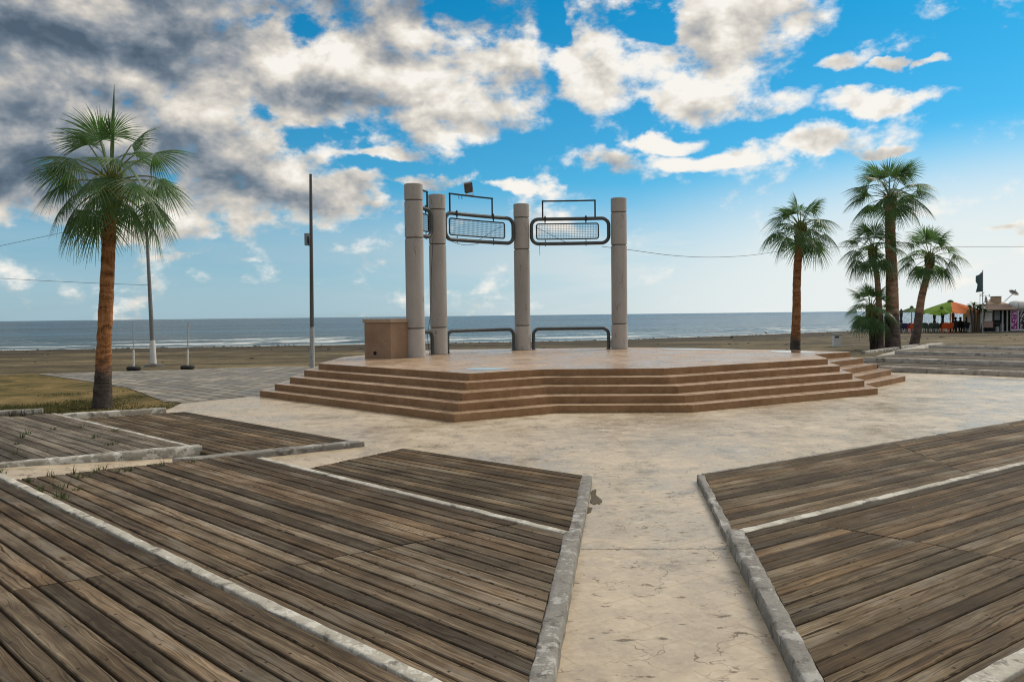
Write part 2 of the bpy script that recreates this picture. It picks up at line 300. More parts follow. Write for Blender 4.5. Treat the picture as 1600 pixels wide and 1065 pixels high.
def sea_mat():
    mt, nt = new_mat('sea_water'); p = pos(nt)
    at_ = nt.n('ShaderNodeAttribute', attribute_name='shore'); s = nt.m('MULTIPLY', at_.outputs['Fac'], -1)     # metres out to sea
    rot = nt.n('ShaderNodeVectorRotate', rotation_type='Z_AXIS'); nt.put(rot.inputs['Vector'], p); rot.inputs['Angle'].default_value = R(-19)
    q = rot.outputs[0]
    w1 = nt.noise(nt.scl(q, (.10, .55, 1)), .55, 6, .62); w2 = nt.noise(nt.scl(q, (.35, 1.2, 1)), 1.6, 5, .6); w0 = nt.noise(nt.scl(q, (.02, .10, 1)), .4, 4, .6)
    h = nt.m('ADD', nt.m('ADD', nt.m('MULTIPLY', w1, .7), nt.m('MULTIPLY', w2, .22)), nt.m('MULTIPLY', w0, 1.4))
    band = nt.ss(w0, .40, .60)
    deep = nt.mix(band, (.010, .045, .072), (.032, .125, .185)); col = nt.mix(nt.ss(s, 10, 90), (.07, .145, .17), deep)
    rip = nt.ss(nt.noise(nt.scl(q, (.03, .42, 1)), .8, 7, .72), .44, .60); col = nt.mix(nt.m('MULTIPLY', rip, .75), col, (.008, .024, .036))
    wf = nt.noise(nt.scl(q, (.10, .5, 1)), .7, 4, .6)
    sw = nt.m('ADD', s, nt.m('MULTIPLY', nt.m('SUBTRACT', wf, .5), 9))
    fr1 = nt.m('MULTIPLY', nt.ss(sw, 8.5, 9.6), nt.ss(sw, 13, 10.5)); fr2 = nt.m('MULTIPLY', nt.ss(sw, 21, 22.5), nt.ss(sw, 28, 24)); fr3 = nt.m('MULTIPLY', nt.ss(sw, 40, 42), nt.ss(sw, 52, 45))
    gate = nt.ss(nt.noise(nt.scl(q, (.045, .02, 1)), 1.0, 3, .6), .42, .56)
    front = nt.m('MULTIPLY', nt.m('MAXIMUM', fr1, nt.m('MAXIMUM', fr2, nt.m('MULTIPLY', fr3, .7))), gate)
    col = nt.mix(nt.m('MULTIPLY', front, .85), col, (.012, .026, .028))
    fo = nt.noise(nt.scl(q, (.22, 1.4, 1)), .9, 6, .68)
    edge = nt.ss(s, 2.6, .0); l1 = nt.m('MULTIPLY', nt.ss(s, 3.5, 6), nt.ss(s, 9.5, 6.2)); l2 = nt.m('MULTIPLY', nt.ss(s, 15, 18), nt.ss(s, 23, 18.5))
    fm = nt.m('ADD', nt.m('ADD', nt.m('MULTIPLY', edge, .34), nt.m('MULTIPLY', l1, .20)), nt.m('MULTIPLY', l2, .15))
    foam = nt.ss(nt.m('ADD', fo, fm), .63, .74)
    col = nt.mix(nt.m('MULTIPLY', foam, .9), col, (.72, .74, .72))
    finish(nt, col, nt.m('ADD', nt.m('MULTIPLY', foam, .5), .27), nt.bump(h, 1.0, 2.4), .35); M['sea_water'] = mt
sea_mat()
def puddle_mat():
    mt, nt = new_mat('still_water'); finish(nt, (.10, .08, .06), .02, None, 1.0); M['still_water'] = mt
puddle_mat()

# ------------------------------------------------------------------ mesh builder
ORI = {}
class B:
    def __init__(s): s.v = []; s.f = []; s.uv = {}; s.att = {}
    def add(s, vs, fs):
        o = len(s.v); s.v += [Vector(p) for p in vs]
        for f in fs: s.f.append([i + o for i in f])
        return o
    def box(s, c, size, rz=0., tilt=None):
        c = Vector(c); hx, hy, hz = size[0] / 2, size[1] / 2, size[2] / 2
        rot = Matrix.Rotation(rz, 3, 'Z')
        if tilt is not None: rot = rot @ tilt
        vs = [c + rot @ Vector((x * hx, y * hy, z * hz)) for z in (-1, 1) for y in (-1, 1) for x in (-1, 1)]
        s.add(vs, [(0, 2, 3, 1), (4, 5, 7, 6), (0, 1, 5, 4), (2, 6, 7, 3), (0, 4, 6, 2), (1, 3, 7, 5)])
    def bar(s, a, b, w, h, up=Vector((0, 0, 1))):
        a, b = Vector(a), Vector(b); d = (b - a).normalized(); sd = d.cross(up)
        if sd.length < 1e-4: sd = d.cross(Vector((1, 0, 0)))
        sd.normalize(); u = sd.cross(d)
        vs = []
        for p in (a, b):
            for (i, j) in ((-1, -1), (1, -1), (1, 1), (-1, 1)): vs.append(p + sd * (i * w / 2) + u * (j * h / 2))
        s.add(vs, [(0, 1, 2, 3), (7, 6, 5, 4), (0, 4, 5, 1), (1, 5, 6, 2), (2, 6, 7, 3), (3, 7, 4, 0)])
    def prism(s, poly, z0, z1, bottom=True):
        n = len(poly); vs = [(p[0], p[1], z0) for p in poly] + [(p[0], p[1], z1) for p in poly]
        fs = [tuple(range(n, 2 * n))] + [(i, (i + 1) % n, n + (i + 1) % n, n + i) for i in range(n)]
        if bottom: fs.append(tuple(range(n - 1, -1, -1)))
        s.add(vs, fs)
    def tube(s, pts, r, n=8, closed=False, caps=True):
        pts = [Vector(p) for p in pts]; N = len(pts); rs = r if hasattr(r, '__len__') else [r] * N
        prev = None; vs = []
        for i, p in enumerate(pts):
            a = pts[(i - 1) % N] if (closed or i > 0) else p; b = pts[(i + 1) % N] if (closed or i < N - 1) else p
            d = (b - a).normalized()
            if prev is None:
                ref = Vector((0, 0, 1)) if abs(d.z) < .9 else Vector((1, 0, 0)); u = (ref - d * ref.dot(d)).normalized()
            else: u = (prev - d * prev.dot(d)).normalized()
            prev = u; w = d.cross(u)
            for k in range(n):
                t = 2 * PI * k / n; vs.append(p + (u * math.cos(t) + w * math.sin(t)) * rs[i])
        fs = []
        for i in range(N if closed else N - 1):
            j = (i + 1) % N
            for k in range(n): fs.append((i * n + k, i * n + (k + 1) % n, j * n + (k + 1) % n, j * n + k))
        if caps and not closed: fs += [tuple(range(n - 1, -1, -1)), tuple((N - 1) * n + k for k in range(n))]
        s.add(vs, fs)
    def lathe(s, prof, c, n=32):
        c = Vector(c); vs = []; N = len(prof)
        for (r, z) in prof:
            for k in range(n): vs.append(c + Vector((r * math.cos(2 * PI * k / n), r * math.sin(2 * PI * k / n), z)))
        fs = [(i * n + k, i * n + (k + 1) % n, (i + 1) * n + (k + 1) % n, (i + 1) * n + k) for i in range(N - 1) for k in range(n)]
        fs += [tuple(range(n - 1, -1, -1)), tuple((N - 1) * n + k for k in range(n))]
        s.add(vs, fs)
    def build(s, name, mat, parent=None, smooth=None, bevel=0.):
        me = bpy.data.meshes.new(name); o0 = ORI.get(parent.name, Vector()) if parent else getattr(s, 'org', Vector())
        me.from_pydata([p - o0 for p in s.v], [], s.f); me.update()
        mats = mat if isinstance(mat, list) else [mat]
        for q in mats: me.materials.append(M[q])
        if s.uv:
            L = me.uv_layers.new(name='UVMap')
            for pi, pl in enumerate(me.polygons):
                uvs = s.uv.get(pi)
                if uvs:
                    for k, li in enumerate(pl.loop_indices): L.data[li].uv = uvs[k]
        for nm, (dom, vals) in s.att.items():
            A = me.attributes.new(nm, 'FLOAT', dom); A.data.foreach_set('value', vals)
        if smooth is not None:
            me.polygons.foreach_set('use_smooth', [True] * len(me.polygons))
            if smooth < 180: me.set_sharp_from_angle(angle=R(smooth))
        ob = bpy.data.objects.new(name, me); COL.objects.link(ob)
        if parent: ob.parent = parent; ORI[ob.name] = o0
        else: ob.location = o0; ORI[ob.name] = o0
        if bevel > 0:
            b = ob.modifiers.new('bevel', 'BEVEL'); b.width = bevel; b.segments = 2; b.limit_method = 'ANGLE'; b.angle_limit = R(35)
        return ob
def tag(o, label=None, cat=None, group=None, kind=None):
    if label: o['label'] = label
    if cat: o['category'] = cat
    if group: o['group'] = group
    if kind: o['kind'] = kind
    return o
def thing(name, loc, label, cat, group=None):
    o = bpy.data.objects.new(name, None); COL.objects.link(o); o.location = loc; o.empty_display_size = .1; ORI[o.name] = Vector(loc)
    return tag(o, label, cat, group)
def struct(o): o['kind'] = 'structure'; return o
def copy_tree(o, parent=None):
    c = o.copy(); COL.objects.link(c); c.parent = parent
    for ch in list(o.children): copy_tree(ch, c)
    return c
def lerp(a, b, t): return Vector(a) * (1 - t) + Vector(b) * t
def sheet(name, mat, poly, z):
    b = B(); b.add([(p[0], p[1], z if not hasattr(z, '__len__') else z[i]) for i, p in enumerate(poly)], [tuple(range(len(poly)))])
    return struct(b.build(name, mat))
def isect(p, d, q, e):                       # 2D line crossing, returns t on p+d t
    den = d[0] * e[1] - d[1] * e[0]
    return ((q[0] - p[0]) * e[1] - (q[1] - p[1]) * e[0]) / den

# ------------------------------------------------------------------ world
def build_world():
    W = bpy.data.worlds.new('World'); S.world = W; W.use_nodes = True; nt = NT(W.node_tree)
    W.cycles.sampling_method = 'MANUAL'; W.cycles.sample_map_resolution = 256
    g = nt.n('ShaderNodeTexCoord').outputs['Generated']; d = nt.v('NORMALIZE', g); x, y, z = nt.xyz(d)
    az = nt.m('ARCTAN2', x, y); el = nt.m('ARCSINE', z); flat = nt.cmb(az, el, 0)
    sv = nt.scl(d, (1, 1, 1.5))
    nz1 = nt.n('ShaderNodeTexNoise'); nt.put(nz1.inputs['Vector'], sv)
    nz1.inputs['Scale'].default_value = 9.5; nz1.inputs['Detail'].default_value = 7; nz1.inputs['Roughness'].default_value = .56; nz1.inputs['Distortion'].default_value = .15
    fb, fcol = nz1.outputs['Fac'], nz1.outputs['Color']
    av = nt.v('ADD', flat, nt.v('SCALE', nt.v('SUBTRACT', fcol, (.5, .5, .5)), .075))
    def ang(px, py):
        r = ray(px, py).normalized(); return math.atan2(r.x, r.y), math.asin(r.z)
    def ell(cx, cy, rx, ry, w, vec):          # w - |offset / radius|^2
        a, e = ang(cx, cy); nd = nt.n('ShaderNodeVectorMath', operation='MULTIPLY_ADD'); nt.put(nd.inputs[0], vec)
        k = math.sqrt(w + .25)
        nd.inputs[1].default_value = (k * F / rx, k * F / ry, 0); nd.inputs[2].default_value = (-a * k * F / rx, -e * k * F / ry, 0)
        return nt.m('SUBTRACT', w, nt.v('DOT_PRODUCT', nd.outputs[0], nd.outputs[0]))
    def field(lst, vec, floor):
        acc = floor
        for L in lst: acc = nt.m('MAXIMUM', acc, ell(*L, vec))
        return acc
    Bf = field(CLOUDS, av, -.30); Hf = field(HOLES, av, 0.0)
    behind = nt.m('MAXIMUM', nt.ss(nt.m('ABSOLUTE', az), .78, 1.1, -.3, .25), nt.ss(el, .46, .75, -.3, .35))
    Bf = nt.m('SUBTRACT', nt.m('MAXIMUM', Bf, behind), Hf)
    n2 = nt.noise(nt.v('ADD', sv, SHIFT), 9.5, 4, .56, .15); n3 = nt.noise(nt.scl(d, (1, 1, 1.7)), 24, 5, .60)
    D = nt.m('ADD', Bf, nt.m('MULTIPLY', nt.m('SUBTRACT', fb, .5), 2.5))
    D = nt.m('ADD', D, nt.m('MULTIPLY', nt.m('SUBTRACT', n3, .5), 1.25))
    mask = nt.ss(D, -.18, .36)
    sk = nt.n('ShaderNodeTexSky', sky_type='NISHITA'); sk.sun_disc = False; sk.sun_elevation = R(SUN_EL); sk.sun_rotation = R(SUN_AZ)
    sk.air_density = 1.0; sk.dust_density = .3; sk.ozone_density = 4.0
    bg1 = nt.n('ShaderNodeBackground'); bg1.inputs['Strength'].default_value = .10
    tint = nt.ramp(nt.ss(el, .0, .40, 0, 1, 'LINEAR'), SKYT)
    nt.put(bg1.inputs[0], nt.mix(1, sk.outputs[0], tint, 'MULTIPLY'))
    dark = nt.m('MINIMUM', nt.m('MAXIMUM', field(DARK, av, 0.0), nt.ss(nt.m('ABSOLUTE', az), .9, 1.5, 0, .55)), 1)  # unseen clouds beside and behind the camera, darkened to dim surfaces facing it
    rel = nt.m('MULTIPLY', nt.m('SUBTRACT', fb, n2), RELIEF)
    fine = nt.m('MULTIPLY', nt.m('SUBTRACT', n3, .5), .40)
    L = nt.m('ADD', nt.m('ADD', nt.m('SUBTRACT', nt.ss(az, -.35, .2, .66, .88), nt.m('MULTIPLY', dark, .50)), rel), fine)
    L = nt.m('ADD', L, nt.ss(D, .45, .02, 0, .14))
    ccol = nt.ramp(L, [(0, (.085, .12, .165)), (.24, (.16, .20, .25)), (.46, (.34, .36, .385)), (.66, (.58, .55, .505)), (.84, (.80, .745, .66)), (1, (.97, .93, .86))])
    over = nt.ss(el, .42, .85, 1, OVERHEAD); ccol = nt.mix(1, ccol, nt.cmb(over, over, over), 'MULTIPLY')
    bg2 = nt.n('ShaderNodeBackground'); nt.put(bg2.inputs[0], ccol)
    veil = nt.m('MULTIPLY', nt.ss(el, .17, .06, 0, 1), nt.ss(nt.noise(nt.scl(d, (1, 1, 7)), 3.2, 4, .55), .34, .60, .5, .92))
    veil = nt.m('MULTIPLY', veil, nt.ss(az, -.50, .15, .78, 1))
    glow = nt.m('MULTIPLY', nt.ss(ell(1700, 545, 1150, 355, 1, flat), 0, .85), .97)
    veil = nt.m('MINIMUM', nt.m('MAXIMUM', veil, glow), .97)
    bg3 = nt.n('ShaderNodeBackground'); nt.put(bg3.inputs[0], nt.mix(nt.ss(az, -.35, .42), (.37, .54, .63), (.82, .87, .86)))
    m0 = nt.n('ShaderNodeMixShader'); nt.put(m0.inputs[0], veil); nt.t.links.new(bg1.outputs[0], m0.inputs[1]); nt.t.links.new(bg3.outputs[0], m0.inputs[2])
    mx = nt.n('ShaderNodeMixShader'); nt.put(mx.inputs[0], nt.m('MULTIPLY', mask, .97)); nt.t.links.new(m0.outputs[0], mx.inputs[1]); nt.t.links.new(bg2.outputs[0], mx.inputs[2])
    o = nt.n('ShaderNodeOutputWorld'); nt.t.links.new(mx.outputs[0], o.inputs[0])
# cloud banks, gaps between them and their shaded parts: centre, radii (in sight-line units) and strength
CLOUDS = [(100, 130, 520, 240, .62), (430, 110, 330, 130, .55), (660, 110, 260, 110, .55), (740, 175, 140, 60, .50), (340, 275, 260, 95, .45), (80, 270, 330, 110, .55), (610, 235, 75, 20, .38), (480, 300, 140, 55, .50), (580, 312, 70, 14, .36),
          (650, 273, 100, 15, .40), (805, 281, 55, 13, .42), (925, 262, 92, 32, .45), (930, 125, 80, 95, .48), (1010, 95, 70, 90, .40), (1150, 60, 130, 100, .50), (1110, 140, 130, 48, .45), (1240, 25, 70, 45, .42), (1180, 160, 110, 26, .42), (1370, 150, 115, 20, .42), (1295, 90, 68, 20, .42),
          (1388, 98, 32, 11, .4), (1450, 98, 30, 9, .4), (1130, 243, 115, 24, .42), (1050, 210, 65, 16, .38), (1280, 215, 85, 24, .40), (1375, 222, 50, 10, .35), (345, 352, 80, 18, .25), (250, 360, 130, 22, .25), (330, 400, 80, 9, .22),
          (60, 340, 110, 20, .30), (1575, 360, 40, 8, .4)]
HOLES = [(400, 180, 55, 39, 0.58), (480, 215, 138, 29, 0.5), (620, 262, 200, 21, 0.36), (470, 66, 60, 34, 0.36), (408, 40, 38, 13, 0.36), (866, 60, 32, 91, 0.43), (1015, 35, 62, 26, 0.5), (850, 225, 88, 21, 0.36), (1005, 190, 20, 52, 0.36), (1260, 120, 50, 18, 0.29)]
DARK = [(70, 30, 420, 85, .80), (40, 235, 300, 105, .95), (300, 275, 170, 45, .45), (720, 0, 420, 50, .95), (540, 170, 190, 30, .45), (720, 200, 190, 30, .45), (420, 318, 130, 34, .5), (930, 282, 90, 12, .4)]
SHIFT = (.012, -.004, .036); RELIEF = 2.2
SKYT = [(0, (.58, .82, 1.15)), (.18, (.52, .84, 1.0)), (.42, (.26, .88, 1.0)), (1, (.02, .84, 1.02))]
SUN_EL = 40; SUN_AZ = 52; SKY_T = (.42, .95, 1.45); OVERHEAD = 1.6
build_world()
sd = bpy.data.lights.new('sun', 'SUN'); sd.energy = 2.4; sd.angle = R(24); sd.color = (1, .90, .76)
so = bpy.data.objects.new('sun', sd); COL.objects.link(so)
sdir = Vector((math.sin(R(SUN_AZ)) * math.cos(R(SUN_EL)), math.cos(R(SUN_AZ)) * math.cos(R(SUN_EL)), math.sin(R(SUN_EL))))
so.rotation_euler = sdir.to_track_quat('Z', 'Y').to_euler(); so.location = (0, 0, 30)
S.cycles.filter_width = 1.15; S.cycles.use_denoising = True; S.cycles.max_bounces = 4; S.cycles.diffuse_bounces = 2; S.cycles.glossy_bounces = 2; S.cycles.transmission_bounces = 2
S.view_settings.view_transform = 'Standard'; S.view_settings.look = 'None'; S.view_settings.exposure = 0.0; S.view_settings.gamma = 1

# ------------------------------------------------------------------ ground, beach, sea
SEA = -.8
SHP = [(-900, -150), (-300, 15), (-120, 52), (-46.5, 73), (8, 81.5), (25, 92), (44, 107), (70, 121), (130, 150), (300, 210), (1200, 420)]
def shore_y(x):
    for (a, b), (c, d_) in zip(SHP, SHP[1:]):
        if a <= x <= c: return b + (d_ - b) * (x - a) / (c - a)
    return SHP[0][1] if x < SHP[0][0] else SHP[-1][1]
def beach_z(x, y, s):
    z = -.012 - .95 * max(0, min(1, (26 - s) / 30)) ** 1.25
    k = max(0, min(1, (y - 31) / 12)) * max(0, min(1, (s + 1) / 6))
    z += k * (.07 * (mnoise.noise(Vector((x * .22, y * .3, 0)))) + .045 * mnoise.noise(Vector((x * .8, y * 1.1, 5))) - .03)
    return z
def terrain():
    b = B(); xs = [-900, -500, -300, -200, -140] + [-100 + 1.1 * i for i in range(200)] + [130, 160, 220, 320, 500, 1200]
    ys = [-120, -60, -20, 0, 10, 18, 24, 28, 31]; t = []
    sg = [1 - i / 90 for i in range(91)] + [-.06, -.15]     # fractions between y=31 line and the shore
    rows = len(ys) + len(sg); vals = []
    for r_ in range(rows):
        for x in xs:
            sy = shore_y(x)
            if r_ < len(ys): y = ys[r_] if sy > 33 else min(ys[r_], sy - 2 + .01 * r_)
            else:
                f = sg[r_ - len(ys)]; y = sy + (min(31.2, sy - 3) - sy) * f if f >= 0 else sy - f * 60
            s = (sy - y) * .93; b.v.append(Vector((x, y, beach_z(x, y, s)))); vals.append(s)
    n = len(xs)
    for r_ in range(rows - 1):
        for i in range(n - 1): b.f.append((r_ * n + i, r_ * n + i + 1, (r_ + 1) * n + i + 1, (r_ + 1) * n + i))
    b.att['shore'] = ('POINT', vals); return struct(b.build('sand_beach', 'beach_sand', smooth=180))
terrain()
def sea():
    b = B(); xs = [-9000, -4000, -1500, -900, -500, -300, -200, -140] + [-100 + 1.3 * i for i in range(180)] + [150, 200, 300, 500, 900, 2000, 5000, 12000]
    ss_ = [-4, -2, -1] + [.6 * i for i in range(60)] + [36 + 2 * i for i in range(30)] + [100, 120, 150, 200, 300, 500, 900, 1600, 3000, 6000, 12000]; vals = []
    for s in ss_:
        for x in xs:
            y = shore_y(x) + s / .93; nn = mnoise.noise
            z = SEA
            if s < 100:
                w = nn(Vector((x * .05, 3.1, 0))) * 3.0 + nn(Vector((x * .21, 8, 0))) * 1.0
                for (c, a, wd) in ((6.5, .30, 1.2), (18.5, .42, 1.7), (34, .34, 2.3)):
                    z += a * (.55 + .8 * nn(Vector((x * .06, c, 2)))) * math.exp(-((s - c - w * (1 if c > 10 else .6)) / wd) ** 2)
                z += .03 * nn(Vector((x * .3, s * .8, 0)))
            b.v.append(Vector((x, y, z))); vals.append(-s)
    n = len(xs)
    for r_ in range(len(ss_) - 1):
        for i in range(n - 1): b.f.append((r_ * n + i, r_ * n + i + 1, (r_ + 1) * n + i + 1, (r_ + 1) * n + i))
    b.att['shore'] = ('POINT', vals); return struct(b.build('sea', 'sea_water', smooth=180))
sea()
# plaza, grey paving, lawn, path
A_ = lambda px, py: at(px, py, 0)
sheet('plaza', 'plaza_concrete', [(-16, -6), (30, -6), (30, 14), A_(1625, 588), A_(1586, 586.5), A_(1395, 582), A_(1380, 577), (9.5, 25.5), (2, 26), (-4.5, 22), A_(420, 606), A_(285, 629), A_(262, 640), A_(0, 650), (-16, 11)], .0)
sheet('grey_paving', 'grey_pavers', [A_(60, 584), A_(200, 606), A_(222, 614), A_(255, 627), A_(287, 629.5), A_(407, 617.5), (-4.4, 22), (-4.4, 25), A_(540, 572), A_(420, 573)], .006)
sheet('lawn', 'lawn_soil', [A_(-250, 600), A_(-60, 589), A_(60, 583.5), A_(200, 606.3), A_(222, 614.3), A_(255, 627.3), A_(288, 630), A_(262, 642), A_(0, 652), (-18, 12.5), (-30, 16)], -.004)
def ramp_z(y): return .006 + max(0, (8.9 - y)) * .0105
pl = [(.95, 8.95), (.21 - .035, 4.04), (-.62, -1.5)]; pr = [(2.02, 8.95), (1.44 + .035, 4.01), (.67, -1.5)]
def atr(px, py, add=0):                      # point on the sloping path plane (+ add)
    z = 0
    for _ in range(12): p = at(px, py, z + add); z = ramp_z(p.y)
    return p
L0, L1p = atr(925, 757), atr(869, 1065); R0, R1p = atr(1091, 757), atr(1240, 1065)
def ext(a, b, y): return lerp(a, b, (y - a.y) / (b.y - a.y))
LB, RB = ext(L0, L1p, -1.5), ext(R0, R1p, -1.5)
pb = B(); rows_ = 24
for i in range(rows_ + 1):
    y = 8.9 + (-1.5 - 8.9) * i / rows_
    for q in (ext(L0, L1p, y), ext(R0, R1p, y)): pb.v.append(Vector((q.x + (.01 if q.x > 1 else -.01), y, ramp_z(y))))
for i in range(rows_): pb.f.append((2 * i, 2 * i + 2, 2 * i + 3, 2 * i + 1))
pb.v = [Vector(v) for v in pb.v]; struct(pb.build('path', 'plaza_concrete'))
# expansion joint across the path
jb = B(); ja, jz = atr(908, 858), atr(1135, 857); jp = [lerp(ja, jz, i / 40) for i in range(41)]
for i in range(40):
    w = .0025 + .003 * random.random(); a, c = jp[i] + Vector((0, .006 * math.sin(i * 1.7), 0)), jp[i + 1] + Vector((0, .006 * math.sin(i * 1.7 + 1.7), 0))
    jb.add([(a.x, a.y - w, ramp_z(a.y) + .004), (c.x, c.y - w, ramp_z(c.y) + .004), (c.x, c.y + w, ramp_z(c.y) + .004), (a.x, a.y + w, ramp_z(a.y) + .004)], [(0, 1, 2, 3)])
struct(jb.build('path_joint', 'hole_dark'))

def blob_sheet(name, mat, pts, z, seed, amp=.18, sub=6):
    rnd = random.Random(seed); n = len(pts); c = sum((Vector(p) for p in pts), Vector()) / n; out = []
    for i in range(n):
        for k in range(sub):
            p = lerp(pts[i], pts[(i + 1) % n], k / sub); f = 1 + amp * mnoise.noise(p * 2.3 + Vector((seed, 0, 0))) + amp * .6 * (rnd.random() - .5)
            out.append(c + (p - c) * f)
    b = B(); zz = z if callable(z) else (lambda q: z)
    b.v = [Vector((q.x, q.y, zz(q))) for q in out]; b.f = [tuple(range(len(out)))]
    return struct(b.build(name, mat))
rz = lambda q: ramp_z(q.y) + .005
blob_sheet('water_stain', 'wet_stain', [at(924, 767), at(932, 766), at(931, 775), at(942, 785), at(936, 790), at(922, 790)], rz, 3, .5, 5)
blob_sheet('water_stain', 'wet_stain', [at(918, 796), at(925, 797), at(923, 803), at(916, 806)], rz, 5, .4, 4)
# ------------------------------------------------------------------ decks
class Deck:
    def __init__(s): s.b = B(); s.r = []; s.fi = 0
    def board(s, P, thick=.035, rnd=None, u0=0.):
        """P = four corners (near-left, near-right, far-right, far-left) of the board top; long axis P0->P1."""
        rnd = random.random() if rnd is None else rnd
        jz = random.uniform(-.0025, .0025); e = .006
        P = [Vector(p) + Vector((0, 0, jz + random.uniform(-.001, .001))) for p in P]
        du = (P[1] - P[0]); Ln = du.length; du = du / Ln
        wl = (P[3] - P[0]).normalized(); wr = (P[2] - P[1]).normalized()
        top = [P[0] + wl * e, P[1] + wr * e, P[2] - wr * e, P[3] - wl * e]
        mid = [p - Vector((0, 0, e)) for p in P]; bot = [p - Vector((0, 0, thick)) for p in P]
        nseg = max(1, int(Ln / .6)); ref = P[0]
        def uvof(p):
            q = p - ref; a = q.dot(du); return (u0 + a, (q - du * a).length)
        def strip(A, Bq, C, Dq):       # quad A->B along, C,D opposite; split along length
            pts = []
            for i in range(nseg + 1):
                t = i / nseg; pts.append((lerp(A, Bq, t), lerp(Dq, C, t)))
            for i in range(nseg):
                q = [pts[i][0], pts[i + 1][0], pts[i + 1][1], pts[i][1]]; s.b.add(q, [(0, 1, 2, 3)]); s.b.uv[s.fi] = [uvof(p) for p in q]; s.r.append(rnd); s.fi += 1
        strip(top[0], top[1], top[2], top[3]); strip(mid[0], mid[1], top[1], top[0]); strip(top[3], top[2], mid[2], mid[3])
        strip(bot[0], bot[1], mid[1], mid[0]); strip(mid[3], mid[2], bot[2], bot[3])
        for q in ([bot[0], mid[0], mid[3], bot[3]], [bot[1], bot[2], mid[2], mid[1]], [mid[0], top[0], top[3], mid[3]], [mid[1], mid[2], top[2], top[1]]):
            s.b.add(q, [(0, 1, 2, 3)]); s.b.uv[s.fi] = [uvof(p) for p in q]; s.r.append(rnd); s.fi += 1
    def quad(s, a, b, c, d, n, z, gap=.017, joints=(), jitter=.006):
        """a-b front edge, d-c back edge; boards run along a->b. joints: lines (p, q) where boards butt."""
        a, b, c, d = [Vector((p[0], p[1], z)) for p in (a, b, c, d)]
        wid = ((a - d).length + (b - c).length) / 2 / n; g = gap / wid / 2
        for i in range(n):
            t0, t1 = (i + g) / n, (i + 1 - g) / n
            l0, l1, r0, r1 = lerp(a, d, t1), lerp(a, d, t0), lerp(b, c, t1), lerp(b, c, t0)
            sl = random.uniform(-jitter, jitter); dd = (r0 - l0).normalized()
            r0 = r0 + dd * sl; r1 = r1 + dd * sl
            cuts = []
            for (p, q) in joints:
                e = (q[0] - p[0], q[1] - p[1])
                ca = isect(l0, r0 - l0, p, e); cb = isect(l1, r1 - l1, p, e)
                if .01 < ca < .99 and .01 < cb < .99: cuts.append((ca, cb))
            cuts = [(0, 0)] + sorted(cuts) + [(1, 1)]
            L = (r0 - l0).length
            for (u, w), (u2, w2) in zip(cuts, cuts[1:]):
                ga = .006 / L
                s.board([lerp(l0, r0, u + (ga if u > 0 else 0)), lerp(l0, r0, u2 - (ga if u2 < 1 else 0)), lerp(l1, r1, w2 - (ga if w2 < 1 else 0)), lerp(l1, r1, w + (ga if w > 0 else 0))], u0=u * L)
    def build(s, name, mat, parent):
        s.b.att['rnd'] = ('FACE', s.r); return s.b.build(name, mat, parent)

def kerb(name, mat, parent, path, seed=1, step=.055, amp=.006, bev=.012):
    """path: list of (outer_top, inner_top, z_bottom); a rough cast kerb with worn edges."""
    rnd = random.Random(seed); b = B(); rows = []
    for (o1, i1, z1), (o2, i2, z2) in zip(path, path[1:]):
        n = max(2, int((Vector(o2) - Vector(o1)).length / step))
        for k in range(n + (1 if (o2, i2, z2) == path[-1] else 0)):
            t = k / n; rows.append((lerp(o1, o2, t), lerp(i1, i2, t), z1 * (1 - t) + z2 * t))
    def j(p, a=amp):
        q = p * 7; return Vector((mnoise.noise(q + Vector((seed, 0, 0))), mnoise.noise(q + Vector((0, seed, 3))), .6 * mnoise.noise(q + Vector((5, 0, seed))))) * a * 1.6 + Vector((rnd.uniform(-a, a), rnd.uniform(-a, a), rnd.uniform(-a, a))) * .35
    for (o, i, zb) in rows:
        w = (i - o); wn = w.normalized(); chip = max(0, mnoise.noise(o * 3.1 + Vector((seed, 1, 1)))) * .012
        cs = [Vector((o.x, o.y, zb)), Vector((o.x, o.y, (zb + o.z) / 2)), o - Vector((0, 0, bev + chip)), o + wn * (bev + chip), o + w * .33, o + w * .66, i - wn * bev, i - Vector((0, 0, bev)), Vector((i.x, i.y, zb))]
        b.v += [p + (j(p) if 0 < k < 8 else Vector()) for k, p in enumerate(cs)]
    n = 9
    for r_ in range(len(rows) - 1):
        for k in range(n - 1): b.f.append((r_ * n + k, r_ * n + k + 1, (r_ + 1) * n + k + 1, (r_ + 1) * n + k))
    b.f.append(tuple(range(n - 1, -1, -1))); b.f.append(tuple((len(rows) - 1) * n + k for k in range(n)))
    return b.build(name, mat, parent, smooth=50)
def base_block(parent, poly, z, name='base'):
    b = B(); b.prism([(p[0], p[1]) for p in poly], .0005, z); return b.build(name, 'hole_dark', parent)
def V2(p, z): return Vector((p[0], p[1], z))
def xing(a, b, c, d, z):                     # crossing of lines a-b and c-d
    t = isect(a, b - a, c, d - c); q = lerp(a, b, t); return Vector((q.x, q.y, z))

z1, z2, z3 = .085, .155, .225
